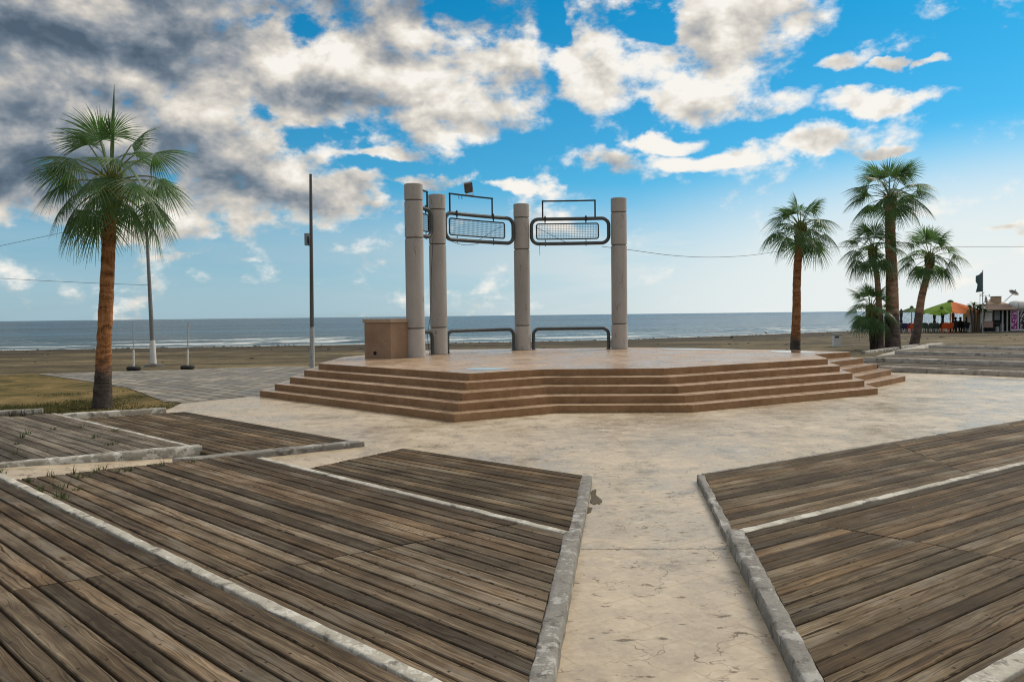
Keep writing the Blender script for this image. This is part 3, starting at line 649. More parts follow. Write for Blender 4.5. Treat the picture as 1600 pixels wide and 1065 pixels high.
# ---- left block, three tiers
kin1a, kin1b = at(908, 745, z1), at(889.5, 828, z1); kin2a, kin2b = at(881, 833.5, z2), at(824, 1065, z2)
s2a, s2b = at(410, 713.5, z2), at(889, 829, z2)       # front (stage side) line of tier 2 strip
s3a, s3b = at(8, 741, z3), at(700, 1066, z3)
fa, fb_ = at(631, 700, z1), at(910, 742, z1)
dl = (s2b - s2a).normalized(); nl = Vector((-dl.y, dl.x, 0))    # toward the stage
SW = .085                                            # strip width
t = thing('deck_terrace', (fb_.x, fb_.y, 0), 'low brown plank terrace left of the central path, the one nearest the stage', 'deck', 'plank terraces left of the path')
D = Deck(); bl = at(505, 726.5, z1); blx = xing(fa, bl, s2a, s2b, z1); br = xing(kin1a, kin1b, s2a, s2b, z1)
D.quad(fa, fb_, V2(br, z1), V2(blx, z1), 14, z1, joints=()); D.build('planks', 'deck_wood_brown', t)
base_block(t, [blx, br, fb_, fa], z1 - .042)
ol1 = lambda y, z: Vector((ext(L0, L1p, y).x, y, z))
kf = 8.86
kerb('kerb', 'kerb_concrete', t, [(ol1(kf, z1 + .004), V2(at(908, 743.5, z1), z1 + .004), .0), (ol1(6.42, z1 + .004), V2(at(889, 829, z1), z1 + .004), .0)], 3)
t = thing('deck_terrace', (s2b.x, s2b.y, 0), 'middle brown plank terrace left of the central path, between two pale concrete strips', 'deck', 'plank terraces left of the path')
D = Deck(); o2 = nl * -(SW + .012)
f2a, f2b = s2a + o2, xing(s2a + o2, s2b + o2, kin2a, kin2b, z2); g3 = nl * .012
b2a = V2(s3a, z2) + g3; b2b = xing(V2(s3a, z2) + g3, V2(s3b, z2) + g3, kin2a, kin2b, z2); b2c = at(70, 741, z2); wla, wlb = at(75, 742.5, z2), at(352, 712.5, z2)
f2l = xing(wla, wlb, f2a, f2b, z2); b2l = xing(wla, wlb, b2a, b2b, z2)
JL2 = (at(360, 901, z2), at(810, 817, z2)); JL3 = (at(0, 926, z3), at(269, 879, z3))
D.quad(f2l, f2b, b2b, b2l, 18, z2, joints=[JL2]); D.build('planks', 'deck_wood', t)
base_block(t, [b2l, b2b, f2b, f2l], z2 - .042)
kerb('front_strip', 'strip_concrete', t, [(s2a, s2a - nl * SW, 0.), (s2b + dl * .02, s2b + dl * .02 - nl * SW, 0.)], 5, .12, .005, .006)
kerb('kerb', 'kerb_concrete', t, [(ol1(6.40, z2 + .006), V2(at(881, 831, z2), z2 + .006), .0), (ol1(3.6, z2 + .006), V2(at(824, 1065, z2), z2 + .006), .0), (ol1(-.5, z2 + .006), V2(ext(kin2a, kin2b, -.5), z2 + .006), .0)], 8)
t = thing('deck_terrace', (s3a.x, s3a.y, 0), 'nearest grey brown plank terrace, filling the lower left corner behind a pale concrete strip', 'deck', 'plank terraces left of the path')
D = Deck(); o3 = nl * -(SW + .03); d3 = (s3b - s3a).normalized(); n3 = Vector((-d3.y, d3.x, 0))
f3a, f3b = s3a - d3 * 2.5 - n3 * (.088 + .014), s3b + d3 * .6 - n3 * (.088 + .014)
D.quad(f3a, f3b, f3b - n3 * 4.2, f3a - n3 * 4.2, 32, z3, joints=[JL3]); D.build('planks', 'deck_wood', t)
base_block(t, [f3a - n3 * 4.2, f3b - n3 * 4.2, f3b, f3a], z3 - .042)
kerb('front_strip', 'strip_concrete', t, [(s3a - d3 * .35, s3a - d3 * .35 - n3 * .088, 0.), (s3b + d3 * .6, s3b + d3 * .6 - n3 * .088, 0.)], 9, .12, .006, .006)
# ---- right block
def at_l(px, py, z): return at(px, py, z)
kr1a, kr1b = at(1101, 742.5, z1), at(1144, 826, z1); kr2a, kr2b = at(1163, 831, z2), at(1290, 1065, z2)
e1a, e1b = at(1086, 741, z1), at(1600, 655, z1); q2a, q2b = at(1146, 828.5, z2), at(1600, 719.5, z2)
q3a, q3b = at(1497, 1065, z3), at(1600, 1009, z3)
dr = (q2b - q2a).normalized(); nr = Vector((-dr.y, dr.x, 0))
ol2 = lambda y, z: Vector((ext(R0, R1p, y).x, y, z))
d1 = (e1b - e1a).normalized()
t = thing('deck_terrace', (e1a.x, e1a.y, 0), 'low brown plank terrace on the right of the central path, nearest the stage', 'deck', 'plank terraces right of the path')
D = Deck(); n1 = Vector((-d1.y, d1.x, 0))
F1a, F1b = e1a - n1 * .05, e1b + d1 * 5 - n1 * .05
D.quad(xing(F1a, F1b, kr1a, kr1b, z1), F1b, V2(q2b + dr * 5, z1), xing(V2(q2a, z1), V2(q2b, z1), kr1a, kr1b, z1), 14, z1, joints=[(at(1390, 690, z1), at(1470, 722, z1)), (at(1560, 655, z1), at(1640, 690, z1))]); D.build('planks', 'deck_wood_brown', t)
base_block(t, [V2(kr1b, 0), V2(q2b + dr * 5, 0), F1b, V2(kr1a, 0)], z1 - .042)
kerb('front_strip', 'kerb_concrete', t, [(e1a + d1 * .1, e1a - n1 * .042 + d1 * .1, 0.), (e1b + d1 * 5, e1b + d1 * 5 - n1 * .042, 0.)], 4, .14, .004, .006)
kerb('kerb', 'kerb_concrete', t, [(ol2(8.86, z1 + .004), at(1101, 741.5, z1 + .004), .0), (ol2(6.36, z1 + .004), at(1146, 828, z1 + .004), .0)], 12)
t = thing('deck_terrace', (q2a.x, q2a.y, 0), 'wide plank terrace on the right of the central path, behind the long pale strip', 'deck', 'plank terraces right of the path')
D = Deck(); f2 = nr * -(SW + .012); d3r = (q3b - q3a).normalized(); n3r = Vector((-d3r.y, d3r.x, 0))
D.quad(xing(q2a + f2, q2b + f2, kr2a, kr2b, z2), q2b + dr * 5 + f2, V2(q3b + d3r * 5, z2) + n3r * .012, xing(V2(q3a, z2) + n3r * .012, V2(q3b, z2) + n3r * .012, kr2a, kr2b, z2), 20, z2, joints=[(at(1240, 812, z2), at(1595, 875, z2))])
D.build('planks', 'deck_wood_brown', t)
base_block(t, [xing(V2(q3a, z2), V2(q3b, z2), kr2a, kr2b, z2), V2(q3b + d3r * 5, z2), q2b + dr * 5, kr2a], z2 - .042)
kerb('front_strip', 'strip_concrete', t, [(q2a, q2a - nr * SW, 0.), (q2b + dr * 5, q2b + dr * 5 - nr * SW, 0.)], 15, .12, .007, .006)
kerb('kerb', 'kerb_concrete', t, [(ol2(6.34, z2 + .006), V2(at(1163, 829, z2), z2 + .006), .0), (ol2(3.6, z2 + .006), V2(at(1290, 1065, z2), z2 + .006), .0), (ol2(-.5, z2 + .006), V2(ext(kr2a, kr2b, -.5), z2 + .006), .0)], 18)
t = thing('deck_terrace', (q3b.x, q3b.y, 0), 'plank terrace showing only its front strip in the bottom right corner', 'deck', 'plank terraces right of the path')
D = Deck(); a3, b3 = q3a - d3r * .6 - n3r * .122, q3b + d3r * 5 - n3r * .122
D.quad(a3, b3, b3 - n3r * 2.5, a3 - n3r * 2.5, 17, z3); D.build('planks', 'deck_wood', t); base_block(t, [a3 - n3r * 2.5, b3 - n3r * 2.5, b3, a3], z3 - .042)
kerb('front_strip', 'strip_concrete', t, [(q3a - d3r * .6, q3a - d3r * .6 - n3r * .11, 0.), (q3b + d3r * 5, q3b + d3r * 5 - n3r * .11, 0.)], 19, .12, .006, .006)
# ---- far left wing
w1, w2 = .075, .138
t = thing('deck_terrace', at(568, 697, 0), 'brown plank terrace at mid left by the plaza, ending in a low stained kerb', 'deck', 'plank terraces in the left wing')
p1, p2 = at(290, 643, w1), at(550, 688.3, w1); k1o, k1i = at(569, 688.5, w1), at(334, 709, w1)
wsa, wsb = at(86, 645, w2), at(299, 695, w2); dw = (wsb - wsa).normalized(); nw = Vector((-dw.y, dw.x, 0))
D = Deck(); bk = xing(p2, at(318, 711, w1), V2(wsa, w1), V2(wsb, w1), w1); lf = xing(p1, at(135, 653, w1), V2(wsa, w1), V2(wsb, w1), w1)
D.quad(p1, p2, bk, lf, 13, w1); D.build('planks', 'deck_wood_brown', t); base_block(t, [lf, bk - dw * .1, p2 - dw * .06, p1], w1 - .042)
ko2 = at(300, 718, w1); kk = (V2(ko2, 0) - V2(at(570, 697.5, 0), 0)); kk.normalize()
kerb('kerb', 'kerb_concrete', t, [(V2(at(569.5, 697.5, 0), w1 + .006), V2(p2 + Vector((.03, 0, 0)), w1 + .006), 0.), (V2(at(569.5, 697.5, 0), w1 + .006) + kk * 2.4, V2(bk, w1 + .006) + kk * .5, 0.)], 22)
t = thing('deck_terrace', at(316, 713, 0), 'grey plank terrace at the far left behind a thick white painted kerb', 'deck', 'plank terraces in the left wing')
D = Deck(); f0, f1 = wsa - nw * .08, wsb - nw * .08; r1 = at(0, 723, w2); f1 = xing(f0, f1, at(297, 696, w2), r1, w2); r0 = V2(f1, w2); rdir = (r1 - r0)
rb = r0 + rdir * 1.15; lb = V2(at(-260, 652, w2), w2)
D.quad(f0, f1, rb, rb + (f0 - f1), 15, w2); D.build('planks', 'deck_wood_grey', t); base_block(t, [f0 - nw * 6 - dw * 2, r1, lerp(r0, f1, .5) - dw * .12, f0], w2 - .042)
kerb('front_strip', 'strip_concrete', t, [(wsa, wsa - nw * .078, 0.), (wsb + dw * .06, wsb + dw * .06 - nw * .078, 0.)], 25, .12, .005, .006)
ka, kb = at(317, 713, 0), at(0, 731, .095)
wk = (kb - ka); wn_ = Vector((wk.y, -wk.x, 0)).normalized(); wn_ = wn_ if wn_.y < 0 else -wn_
ww = B(); ww.add([ka - wn_ * .05 + Vector((0, 0, .004)), ka + wk * 1.9 - wn_ * .05 + Vector((0, 0, .004)), ka + wk * 1.9 + wn_ * 1.6 + Vector((0, 0, .004)), ka + wn_ * 1.6 + Vector((0, 0, .004))], [(0, 1, 2, 3)]); struct(ww.build('walkway', 'plaza_concrete'))
kb = ka + V2(wk, 0) * 1.4
kerb('kerb', 'kerb_white', t, [(V2(ka, w2 + .012), V2(r0 + (r0 - r1).normalized() * .15, w2 + .012), 0.), (V2(kb, w2 + .012), V2(r0 + rdir * 1.4, w2 + .012), 0.)], 27, .055, .007, .016)
def low_kerb(mat, a, b, hgt, th, seed, label):
    a, b = V2(a, 0), V2(b, 0); d_ = (b - a).normalized(); n_ = Vector((-d_.y, d_.x, 0)); b0 = B()
    ob = kerb('kerb', mat, None, [(V2(a, hgt), V2(a + n_ * th, hgt), -.01), (V2(b, hgt), V2(b + n_ * th, hgt), -.01)], seed, .1, .008, .014)
    return tag(ob, label, 'kerb')
low_kerb('kerb_white', at(-200, 660, 0), at(66, 646, 0), .10, .16, 31, 'short white painted kerb at the left edge of the frame in front of the grass')
low_kerb('kerb_white', at(92, 655, 0), at(260, 645, 0), .10, .16, 33, 'long low stained kerb in front of the leftmost palm')
# ---- far right terraces, rising away from the plaza
TZ = [.16, .32, .46, .58]
tl = [((1372, 571.5), (1588, 580)), ((1350, 558), (1600, 565)), ((1398, 547.5), (1600, 552)), ((1451, 538.7), (1600, 542))]
TL = []
for z, (a, b) in zip(TZ, tl):
    a, b = at(*a, z), at(*b, z); TL.append((a, b + (b - a).normalized() * 5))
labels = ['lowest of the grey plank steps at the far right, front kerb stained and chipped', 'second grey plank step from the bottom at the far right', 'third grey plank step from the bottom at the far right', 'topmost plank step at the far right, sand behind it']
for i, (a, b) in enumerate(TL):
    t = thing('deck_terrace', (a.x, a.y, 0), labels[i], 'deck', 'plank terraces at the far right'); d_ = (b - a).normalized(); n_ = Vector((-d_.y, d_.x, 0))
    if n_.y < 0: n_ = -n_
    if i < 3: c, e = TL[i + 1][1], TL[i + 1][0]
    else: c, e = b + n_ * 1.2, a + n_ * 1.2
    z = TZ[i]; c, e = V2(c, z), V2(e, z)
    e = e if (e - a).dot(d_) > -1.5 else e
    D = Deck(); D.quad(a + n_ * .2, b + n_ * .2, c, e, 12 if i < 3 else 7, z, gap=.02); D.build('planks', 'deck_wood_grey', t)
    base_block(t, [a + n_ * .2, b + n_ * .2, c, e], z - .042)
    kerb('front_kerb', 'kerb_terrace', t, [(a, a + n_ * .18, -.01), (b, b + n_ * .18, -.01)], 41 + i, .2, .012, .02)
sheet('path', 'kerb_white', [at(1340, 563, .08), at(1380, 560, .08), at(1452, 544, .35), at(1475, 535.5, .5), at(1530, 533.5, .5), at(1455, 535.5, .45), at(1400, 547, .2)], [.05, .08, .35, .5, .5, .45, .2])
low_kerb('kerb_white', at(1352, 553, 0), at(1436, 541, 0), .12, .2, 51, 'low pale kerb at the foot of the thick palm and its neighbours')

# ------------------------------------------------------------------ stage
r_ = .15
SA = [(405.6, 609.7), (429, 599.4), (452.5, 588.75), (475, 577.8), (497.5, 567.5)]
SB = [(710, 646.6), (715.6, 630), (722.5, 613.75), (728, 597.5), (732.8, 583)]
SC = [(871, 633), (863, 618.4), (855, 603.5), (850, 589.5), (846.5, 576.5)]
SD = [(1082.2, 632), (1070.4, 617.3), (1058.6, 602.7), (1047.8, 588.5), (1037.7, 575)]
SE = [(1371.8, 605.7), (1350.9, 593.6), (1332.3, 582.1), (1312.4, 570.6), (1293.8, 559.8)]
SF = [(1351.6, 599.3), (1333, 588.5), (1313.8, 577.4), (1294, 565.6), (1271, 553)]
SG = [(1415, 586.8), (1392.7, 576.7), (1371, 567.9), (1350, 558.8), (1329, 549.4)]
stage = thing('concrete_stage', (1.5, 20, 0), 'wide terracotta coloured concrete stage with five steps and angled corners', 'stage')
for k in range(5):
    z = r_ * (k + 1); q = [at(*Lq[k], z) for Lq in (SA, SB, SC, SD, SE, SF, SG)]; e = .28 * (4 - k)
    A5 = q[0]
    back = [Vector((8.03 + e * .7, 24.57 + e * .7, 0)), Vector((4.41 + e * .5, 27.2 + e, 0)), Vector((-2.23 - e * .3, 27.4 + e, 0)), Vector((-3.6 - e, 26.6 + e * .5, 0)), Vector((-4.98 - e, 23.0, 0))]
    poly = q + back
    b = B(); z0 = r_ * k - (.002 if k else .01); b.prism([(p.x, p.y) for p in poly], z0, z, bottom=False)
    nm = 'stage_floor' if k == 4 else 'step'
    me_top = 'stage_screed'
    ob = b.build(nm, ['shaded_riser_screed', 'stage_screed'], stage, bevel=.012)
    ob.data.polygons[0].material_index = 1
    tri = ob.modifiers.new('tri', 'TRIANGULATE')
TOP = .75
blob_sheet('puddle', 'still_water', [at(722, 575.5, TOP), at(745, 573.8, TOP), at(785, 574, TOP), at(796, 575.5, TOP), at(770, 578.2, TOP), at(740, 578, TOP)], TOP + .004, 11, .12, 5)
blob_sheet('puddle', 'still_water', [at(1022, 543.8, TOP), at(1080, 544, TOP), at(1150, 545.8, TOP), at(1162, 546.8, TOP), at(1090, 546.3, TOP), at(1040, 545.2, TOP)], TOP + .004, 12, .05, 5)
blob_sheet('puddle', 'still_water', [at(1200, 548, TOP), at(1235, 547.5, TOP), at(1268, 549.2, TOP), at(1276, 550.4, TOP), at(1240, 551, TOP), at(1210, 549.9, TOP)], TOP + .004, 13, .06, 5)
# columns
CX = [(-2.75, 22.39), (-2.25, 24.12), (.36, 26.34), (3.6, 26.22)]
ctop = [5.66, 5.62, 5.62, 5.76]
clab = ['round stucco column nearest the tan stucco box, tallest in the photo', 'round stucco column second from the left, half behind the nearest one', 'round stucco column standing between the two wire panels', 'round stucco column at the right end of the row']
COLR = .262
for i, ((x, y), zt) in enumerate(zip(CX, ctop)):
    h = zt - TOP; t = thing('round_column', (x, y, TOP), clab[i], 'column', 'round columns on the stage')
    fr = [0, .168, .69, .905, 1.0]; nm = ['base_drum', 'shaft_drum', 'upper_drum', 'cap_drum']
    for k in range(4):
        a, c = fr[k] * h, fr[k + 1] * h; g = .016; pr_ = [(COLR - .012, a + (g if k else 0)), (COLR, a + (g if k else 0) + .012)]
        nz = 10
        for q in range(1, nz): pr_.append((COLR + .002 * mnoise.noise(Vector((i * 3, k, q * .7))), a + (c - a) * q / nz))
        pr_ += [(COLR, c - g * (k < 3) - .012), (COLR - .012, c - g * (k < 3))]
        if k == 0: pr_ = [(r0 + .006, zz) for r0, zz in pr_]
        b = B(); b.lathe(pr_, (x, y, TOP), 36); b.build(nm[k], 'column_base_stucco' if k == 0 else 'column_stucco', t, smooth=40)
    b = B(); b.lathe([(COLR - .03, .02), (COLR - .03, h - .03)], (x, y, TOP), 24); b.build('core', 'groove_dark', t, smooth=40)

# pipe frames and rails between neighbouring columns
def arc_pts(c0, c1, bow, n=40):
    a, b = Vector((*c0, 0)), Vector((*c1, 0)); d = (b - a); L = d.length; d.normalize(); nn = Vector((-d.y, d.x, 0)); nn = nn if nn.dot(Vector((-.2, 1, 0))) > 0 else -nn
    def P(u, z): return a + d * u + nn * (bow * (1 - ((2 * u - L) / L) ** 2)) + Vector((0, 0, z))
    return P, L
def rounded(u0, u1, za, zb, r, n=7, sub=12):
    pts = []
    for (cx, cz, a0) in ((u1 - r, za + r, -90), (u1 - r, zb - r, 0), (u0 + r, zb - r, 90), (u0 + r, za + r, 180)):
        for k in range(n + 1):
            t = R(a0 + 90 * k / n); pts.append((cx + r * math.cos(t), cz + r * math.sin(t)))
        if a0 in (0, 180):
            s, e = pts[-1], ((u0 + r, zb) if a0 == 0 else (u1 - r, za))
            for k in range(1, sub): pts.append((s[0] + (e[0] - s[0]) * k / sub, s[1]))
    return pts
pairs = [(0, 1, 'curved pipe frame with wire panel seen edge on between the two leftmost columns', 'low bent pipe rail between the two leftmost columns'),
         (1, 2, 'curved pipe frame with wire panel and a floodlight on top', 'low bent pipe rail under the wire panel that carries the floodlight'),
         (2, 3, 'curved pipe frame with wire panel between the two rightmost columns', 'low bent pipe rail between the two rightmost columns')]
FR = {}
for (i, j, lab, lab2) in pairs:
    P, L = arc_pts(CX[i], CX[j], .12)
    o = CX[i]; mid = P(L / 2, 0); za, zb = 4.30, 5.12
    t = thing('wire_screen', (mid.x, mid.y, za), lab, 'frame', 'pipe frames between the columns')
    u0, u1 = COLR + .07, L - COLR - .07
    b = B(); b.tube([P(u, z) for u, z in rounded(u0, u1, za, zb, .24)], .060, 10, True); b.build('outer_pipe', 'pipe_paint', t, smooth=60)
    m0, m1, ma, mb = u0 + .17, u1 - .34 if L > 2.5 else u1 - .14, za + .15, zb - .16
    b = B(); b.tube([P(u, z) for u, z in rounded(m0, m1, ma, mb, .07, 4)], .022, 6, True); b.build('inner_frame', 'black_steel', t, smooth=60)
    b = B(); g = .052
    nu = int((m1 - m0) / g)
    for k in range(1, nu): u = m0 + (m1 - m0) * k / nu; b.bar(P(u, ma), P(u, mb), .009, .009)
    nz = int((mb - ma) / g)
    for k in range(1, nz):
        z = ma + (mb - ma) * k / nz
        for q in range(6): b.bar(P(m0 + (m1 - m0) * q / 6, z), P(m0 + (m1 - m0) * (q + 1) / 6, z), .009, .009)
    b.build('wire_mesh', 'wire_steel', t)
    for u in (m0 + (m1 - m0) * .14, m0 + (m1 - m0) * .8):
        b = B(); b.bar(P(u, mb), P(u, zb + .11), .03, .03); b.box(P(u, zb), (.05, .18, .16)); b.build('clamp', 'black_steel', t)
        b = B(); b.bar(P(u, ma), P(u, za - .09), .025, .025); b.build('clamp', 'black_steel', t)
    f0, f1 = (L * .22, L * .76) if (i, j) != (0, 1) else (L * .3, L * .7)
    if (i, j) == (1, 2): f0, f1 = L * .155, L * .66
    ztop = 5.72 if (i, j) != (0, 1) else 5.64
    b = B(); b.bar(P(f0, zb + .05), P(f0, ztop), .05, .05); b.bar(P(f1, zb + .05), P(f1, ztop), .05, .05)
    n = 8
    for k in range(n): b.bar(P(f0 + (f1 - f0) * k / n - (.025 if k == 0 else 0), ztop), P(f0 + (f1 - f0) * (k + 1) / n + (.025 if k == n - 1 else 0), ztop), .045, .045)
    if (i, j) == (1, 2):
        for k in (.22, .29): u = f0 + (f1 - f0) * k; b.bar(P(u, ztop), P(u, ztop - .13), .02, .02)
    b.build('sign_bracket', 'black_steel', t)
    FR[(i, j)] = (P, L, f0, f1, ztop, za)
    # loose wire threaded through the net
    if L > 2.5:
        b = B(); pts = []
        for k in range(25):
            s = k / 24; u = m1 - (m1 - m0) * .55 * s if i == 1 else m0 + (m1 - m0) * .62 * s
            z = mb - .1 - (mb - ma + .1) * (s if i == 1 else s ** .85) + .02 * math.sin(6 * s); pts.append(P(u, z) + Vector((-.03, -.05, 0)))
        b.tube(pts, .007, 5); tag(b.build('loose_wire', 'cable_black'), 'loose black wire hanging across the wire panel ' + ('with the floodlight' if i == 1 else 'nearest the right hand column'), 'wire', 'loose wires on the panels')
    # rail
    t2u0, t2u1, rr = COLR + .10, L - COLR - .10, .20
    pts = [(t2u0, TOP - .01), (t2u0, 1.45 - rr)] + [(t2u0 + rr - rr * math.cos(R(a)), 1.45 - rr + rr * math.sin(R(a))) for a in range(15, 91, 15)]
    pts += [(t2u0 + rr + (t2u1 - t2u0 - 2 * rr) * k / 10, 1.45) for k in range(1, 10)]
    pts += [(t2u1 - rr + rr * math.sin(R(a)), 1.45 - rr + rr * math.cos(R(a))) for a in range(0, 91, 15)] + [(t2u1, TOP - .01)]
    t = thing('pipe_rail', (mid.x, mid.y, TOP), lab2, 'rail', 'bent pipe rails between the columns')
    b = B(); b.tube([P(u, z) for u, z in pts], .056, 10); b.build('bent_pipe', 'pipe_paint', t, smooth=60)
    for u in (t2u0, t2u1):
        b = B(); b.lathe([(.10, .0), (.10, .012), (.07, .02)], P(u, TOP), 14); b.build('foot_plate', 'pipe_paint', t)
# floodlight
P, L, f0, f1, zt, _ = FR[(1, 2)]
fp = P(f0 + (f1 - f0) * .47, zt); t = thing('floodlight', fp, 'small weathered floodlight on the thin bracket over the wire panel', 'floodlight')
tl_ = Matrix.Rotation(R(-14), 3, 'Y') @ Matrix.Rotation(R(25), 3, 'X')
b = B(); b.box(fp + Vector((-.03, 0, .27)), (.26, .13, .33), R(20), tl_); b.build('housing', 'floodlight_metal', t, bevel=.02)
b = B(); b.box(fp + Vector((-.06, -.055, .29)), (.22, .02, .24), R(20), tl_); b.build('lens', 'grey_panel', t)
b = B(); b.bar(fp + Vector((-.1, 0, .02)), fp + Vector((-.1, 0, .2)), .02, .03); b.bar(fp + Vector((.12, 0, .02)), fp + Vector((.12, 0, .2)), .02, .03); b.bar(fp + Vector((-.12, 0, .03)), fp + Vector((.14, 0, .03)), .04, .02); b.build('bracket', 'white_metal', t)
# hanging wires
def wire(name, pts, r, label, group=None, cat='wire'):
    b = B(); b.tube(pts, r, 5); return tag(b.build(name, 'cable_black'), label, cat, group)
def sag(a, b, s, n=24): return [lerp(a, b, i / n) - Vector((0, 0, s * 4 * (i / n) * (1 - i / n))) for i in range(n + 1)]
wire('hanging_wire', [Vector((-2.35, 23.78, 4.3)), Vector((-2.43, 23.8, 3)), Vector((-2.45, 23.78, 2.0)), Vector((-2.56, 23.7, 1.35)), Vector((-2.5, 23.7, .76))], .008, 'thin wire hanging down between the two leftmost columns')
wire('hanging_wire', sag(Vector((-1.9, 24.2, 4.25)), Vector((-.9, 25.1, 4.27)), .13, 12), .008, 'short slack wire drooping under the panel with the floodlight')
wire('hanging_wire', [Vector((.95, 26.2, 4.3)), Vector((.96, 26.2, 3.9))], .007, 'tiny wire end dangling under the left end of the rightmost panel')
# stucco box
bp = [at(570, 559.6, TOP), at(611, 560.3, TOP)]; dB = (bp[1] - bp[0]); nB = Vector((-dB.y, dB.x, 0)).normalized(); dB2 = nB.normalized()
if dB2.y < 0: dB2 = -dB2
dB2 = (dB2 * .9 + Vector((.45, .2, 0))).normalized()
q0, q1 = bp; q2, q3 = q1 + dB2 * 1.0, q0 + dB2 * 1.0
t = thing('stucco_box', q0, 'square tan stucco box with overhanging lid at the left back of the stage', 'box')
b = B(); b.prism([q0, q1, q2, q3], TOP, TOP + 1.0); b.build('body', 'box_stucco', t, bevel=.01)
cen = (q0 + q1 + q2 + q3) / 4
b = B(); b.prism([cen + (p - cen) * 1.07 for p in (q0, q1, q2, q3)], TOP + 1.002, TOP + 1.11); b.build('lid', 'box_lid_stucco', t, bevel=.012)
nb = Vector((dB.y, -dB.x, 0)).normalized(); hc = at(586, 551, TOP); hc = q0 + dB * .40 + Vector((0, 0, .15))
b = B(); b.tube([hc + nb * -.05, hc + nb * .006], .055, 14); b.build('drain_hole', 'hole_dark', t)

# ------------------------------------------------------------------ poles
def pole(px0, py0, px1, py1, r0, r1, label, mats, z=0, group=None):
    a = at(px0, py0, z); b_ = dep(px1, py1, a.y); t = thing('metal_pole', a, label, 'pole', group)
    return t, a, b_
t, a, b_ = pole(488, 577.5, 485.3, 272, .075, .05, 'tall slim grey pole with a small switch box, left of the stage', None)
b = B(); b.tube([lerp(a, b_, k) for k in (0, .25, .6, 1)], [.088, .078, .066, .05], 12); b.build('shaft', 'pole_dark', t, smooth=60)
b = B(); b.tube([a, lerp(a, b_, .22)], [.094, .084], 12); b.build('painted_foot', 'pole_paint', t, smooth=60)
b = B(); b.lathe([(.17, 0), (.17, .02), (.1, .03)], a, 12); b.build('base_plate', 'pole_dark', t)
c = dep(480.5, 374, a.y - .02); b = B(); b.box(c, (.20, .13, .44)); b.build('switch_box', 'grey_panel', t, bevel=.01)
b = B(); b.box(c + Vector((.05, -.08, -.06)), (.06, .05, .16)); b.box(c + Vector((.04, -.085, .06)), (.05, .04, .05)); b.tube([c + Vector((.06, -.07, -.1)), c + Vector((.07, -.08, -.24))], .02, 6); b.build('switch', 'black_plastic', t)
for zz in (.35, .8, 1.6): pass
t, a, b_ = pole(240, 572, 227, 318, .1, .06, 'tall tapering grey pole with white foot on the sand behind the leftmost palm', None)
P1 = (a, b_)
b = B(); b.tube([lerp(a, b_, k) for k in (0, .3, .6, 1)], [.098, .082, .066, .05], 12); b.build('shaft', 'pole_mid', t, smooth=60)
b = B(); b.tube([a - Vector((0, 0, .05)), lerp(a, b_, .16)], [.125, .108], 12); b.build('white_foot', 'pole_white', t, smooth=60)
b = B(); b.lathe([(.45, -.05), (.34, .06), (.2, .1), (.1, .11)], a, 14); b.build('sand_mound', 'beach_sand', t, smooth=60)
for (x0, y0, x1, y1, lab) in ((209, 578.5, 208, 503, 'thin post in a black round weight, standing left of the tall white footed pole'), (293, 577, 294, 504, 'thin post in a black round weight, standing right of the tall white footed pole')):
    a = at(x0, y0, 0); b_ = dep(x1, y1, a.y); t = thing('weighted_post', a, lab, 'post', 'thin posts in round weights')
    b = B(); b.lathe([(.22, .0), (.255, .04), (.255, .11), (.21, .155), (.10, .16), (.09, .13)], a, 20); b.build('weight', 'rubber', t, smooth=40)
    b = B(); b.tube([a + Vector((0, 0, .05)), lerp(a, b_, .42)], .036, 8); b.build('sleeve', 'pole_white', t, smooth=60)
    b = B(); b.tube([lerp(a, b_, .4), b_], .021, 8); b.build('upper_rod', 'pole_paint', t, smooth=60)
# cables
wire('overhead_cable', sag(lerp(P1[0], P1[1], .50), Vector((-34, 27, 5.05)), .25), .008, 'lower thin cable running level from the tall left pole out of the picture', None, 'cable')
wire('overhead_cable', sag(lerp(P1[0], P1[1], .94), dep(-250, 432, 33), .1), .008, 'upper thin cable sloping down from the tall left pole out of the picture', None, 'cable')
PALM_BIG = at(1395, 545, 0)
pA = Vector((3.4, 26.1, 4.45)); pB = dep(1389, 384.5, PALM_BIG.y)
pts = [dep(940, 385, 26.1)] + [dep(x, y, 26.1 + (PALM_BIG.y - 26.1) * (x - 940) / 449) for x, y in ((985, 390.5), (1050, 399), (1110, 401.8), (1170, 399), (1240, 390), (1310, 386), (1389, 384.5))]
def smooth_pts(p, n=6):
    out = []
    for i in range(len(p) - 1):
        a = p[max(i - 1, 0)]; b = p[i]; c = p[i + 1]; d_ = p[min(i + 2, len(p) - 1)]
        for k in range(n):
            t = k / n; out.append(.5 * ((2 * b) + (c - a) * t + (2 * a - 5 * b + 4 * c - d_) * t * t + (3 * b - a - 3 * c + d_) * t ** 3))
    return out + [p[-1]]
wire('overhead_cable', smooth_pts(pts), .009, 'thin sagging cable from the right hand column to the thick palm', None, 'cable')
wire('overhead_cable', [dep(1389 + (1800 - 1389) * k / 20, 384.5 - 2 * math.sin(PI * k / 20 * .5) + 2.2 * math.sin(PI * k / 20), PALM_BIG.y + 6 * k / 20) for k in range(21)], .011, 'thin cable running right from the thick palm out of the picture', None, 'cable')

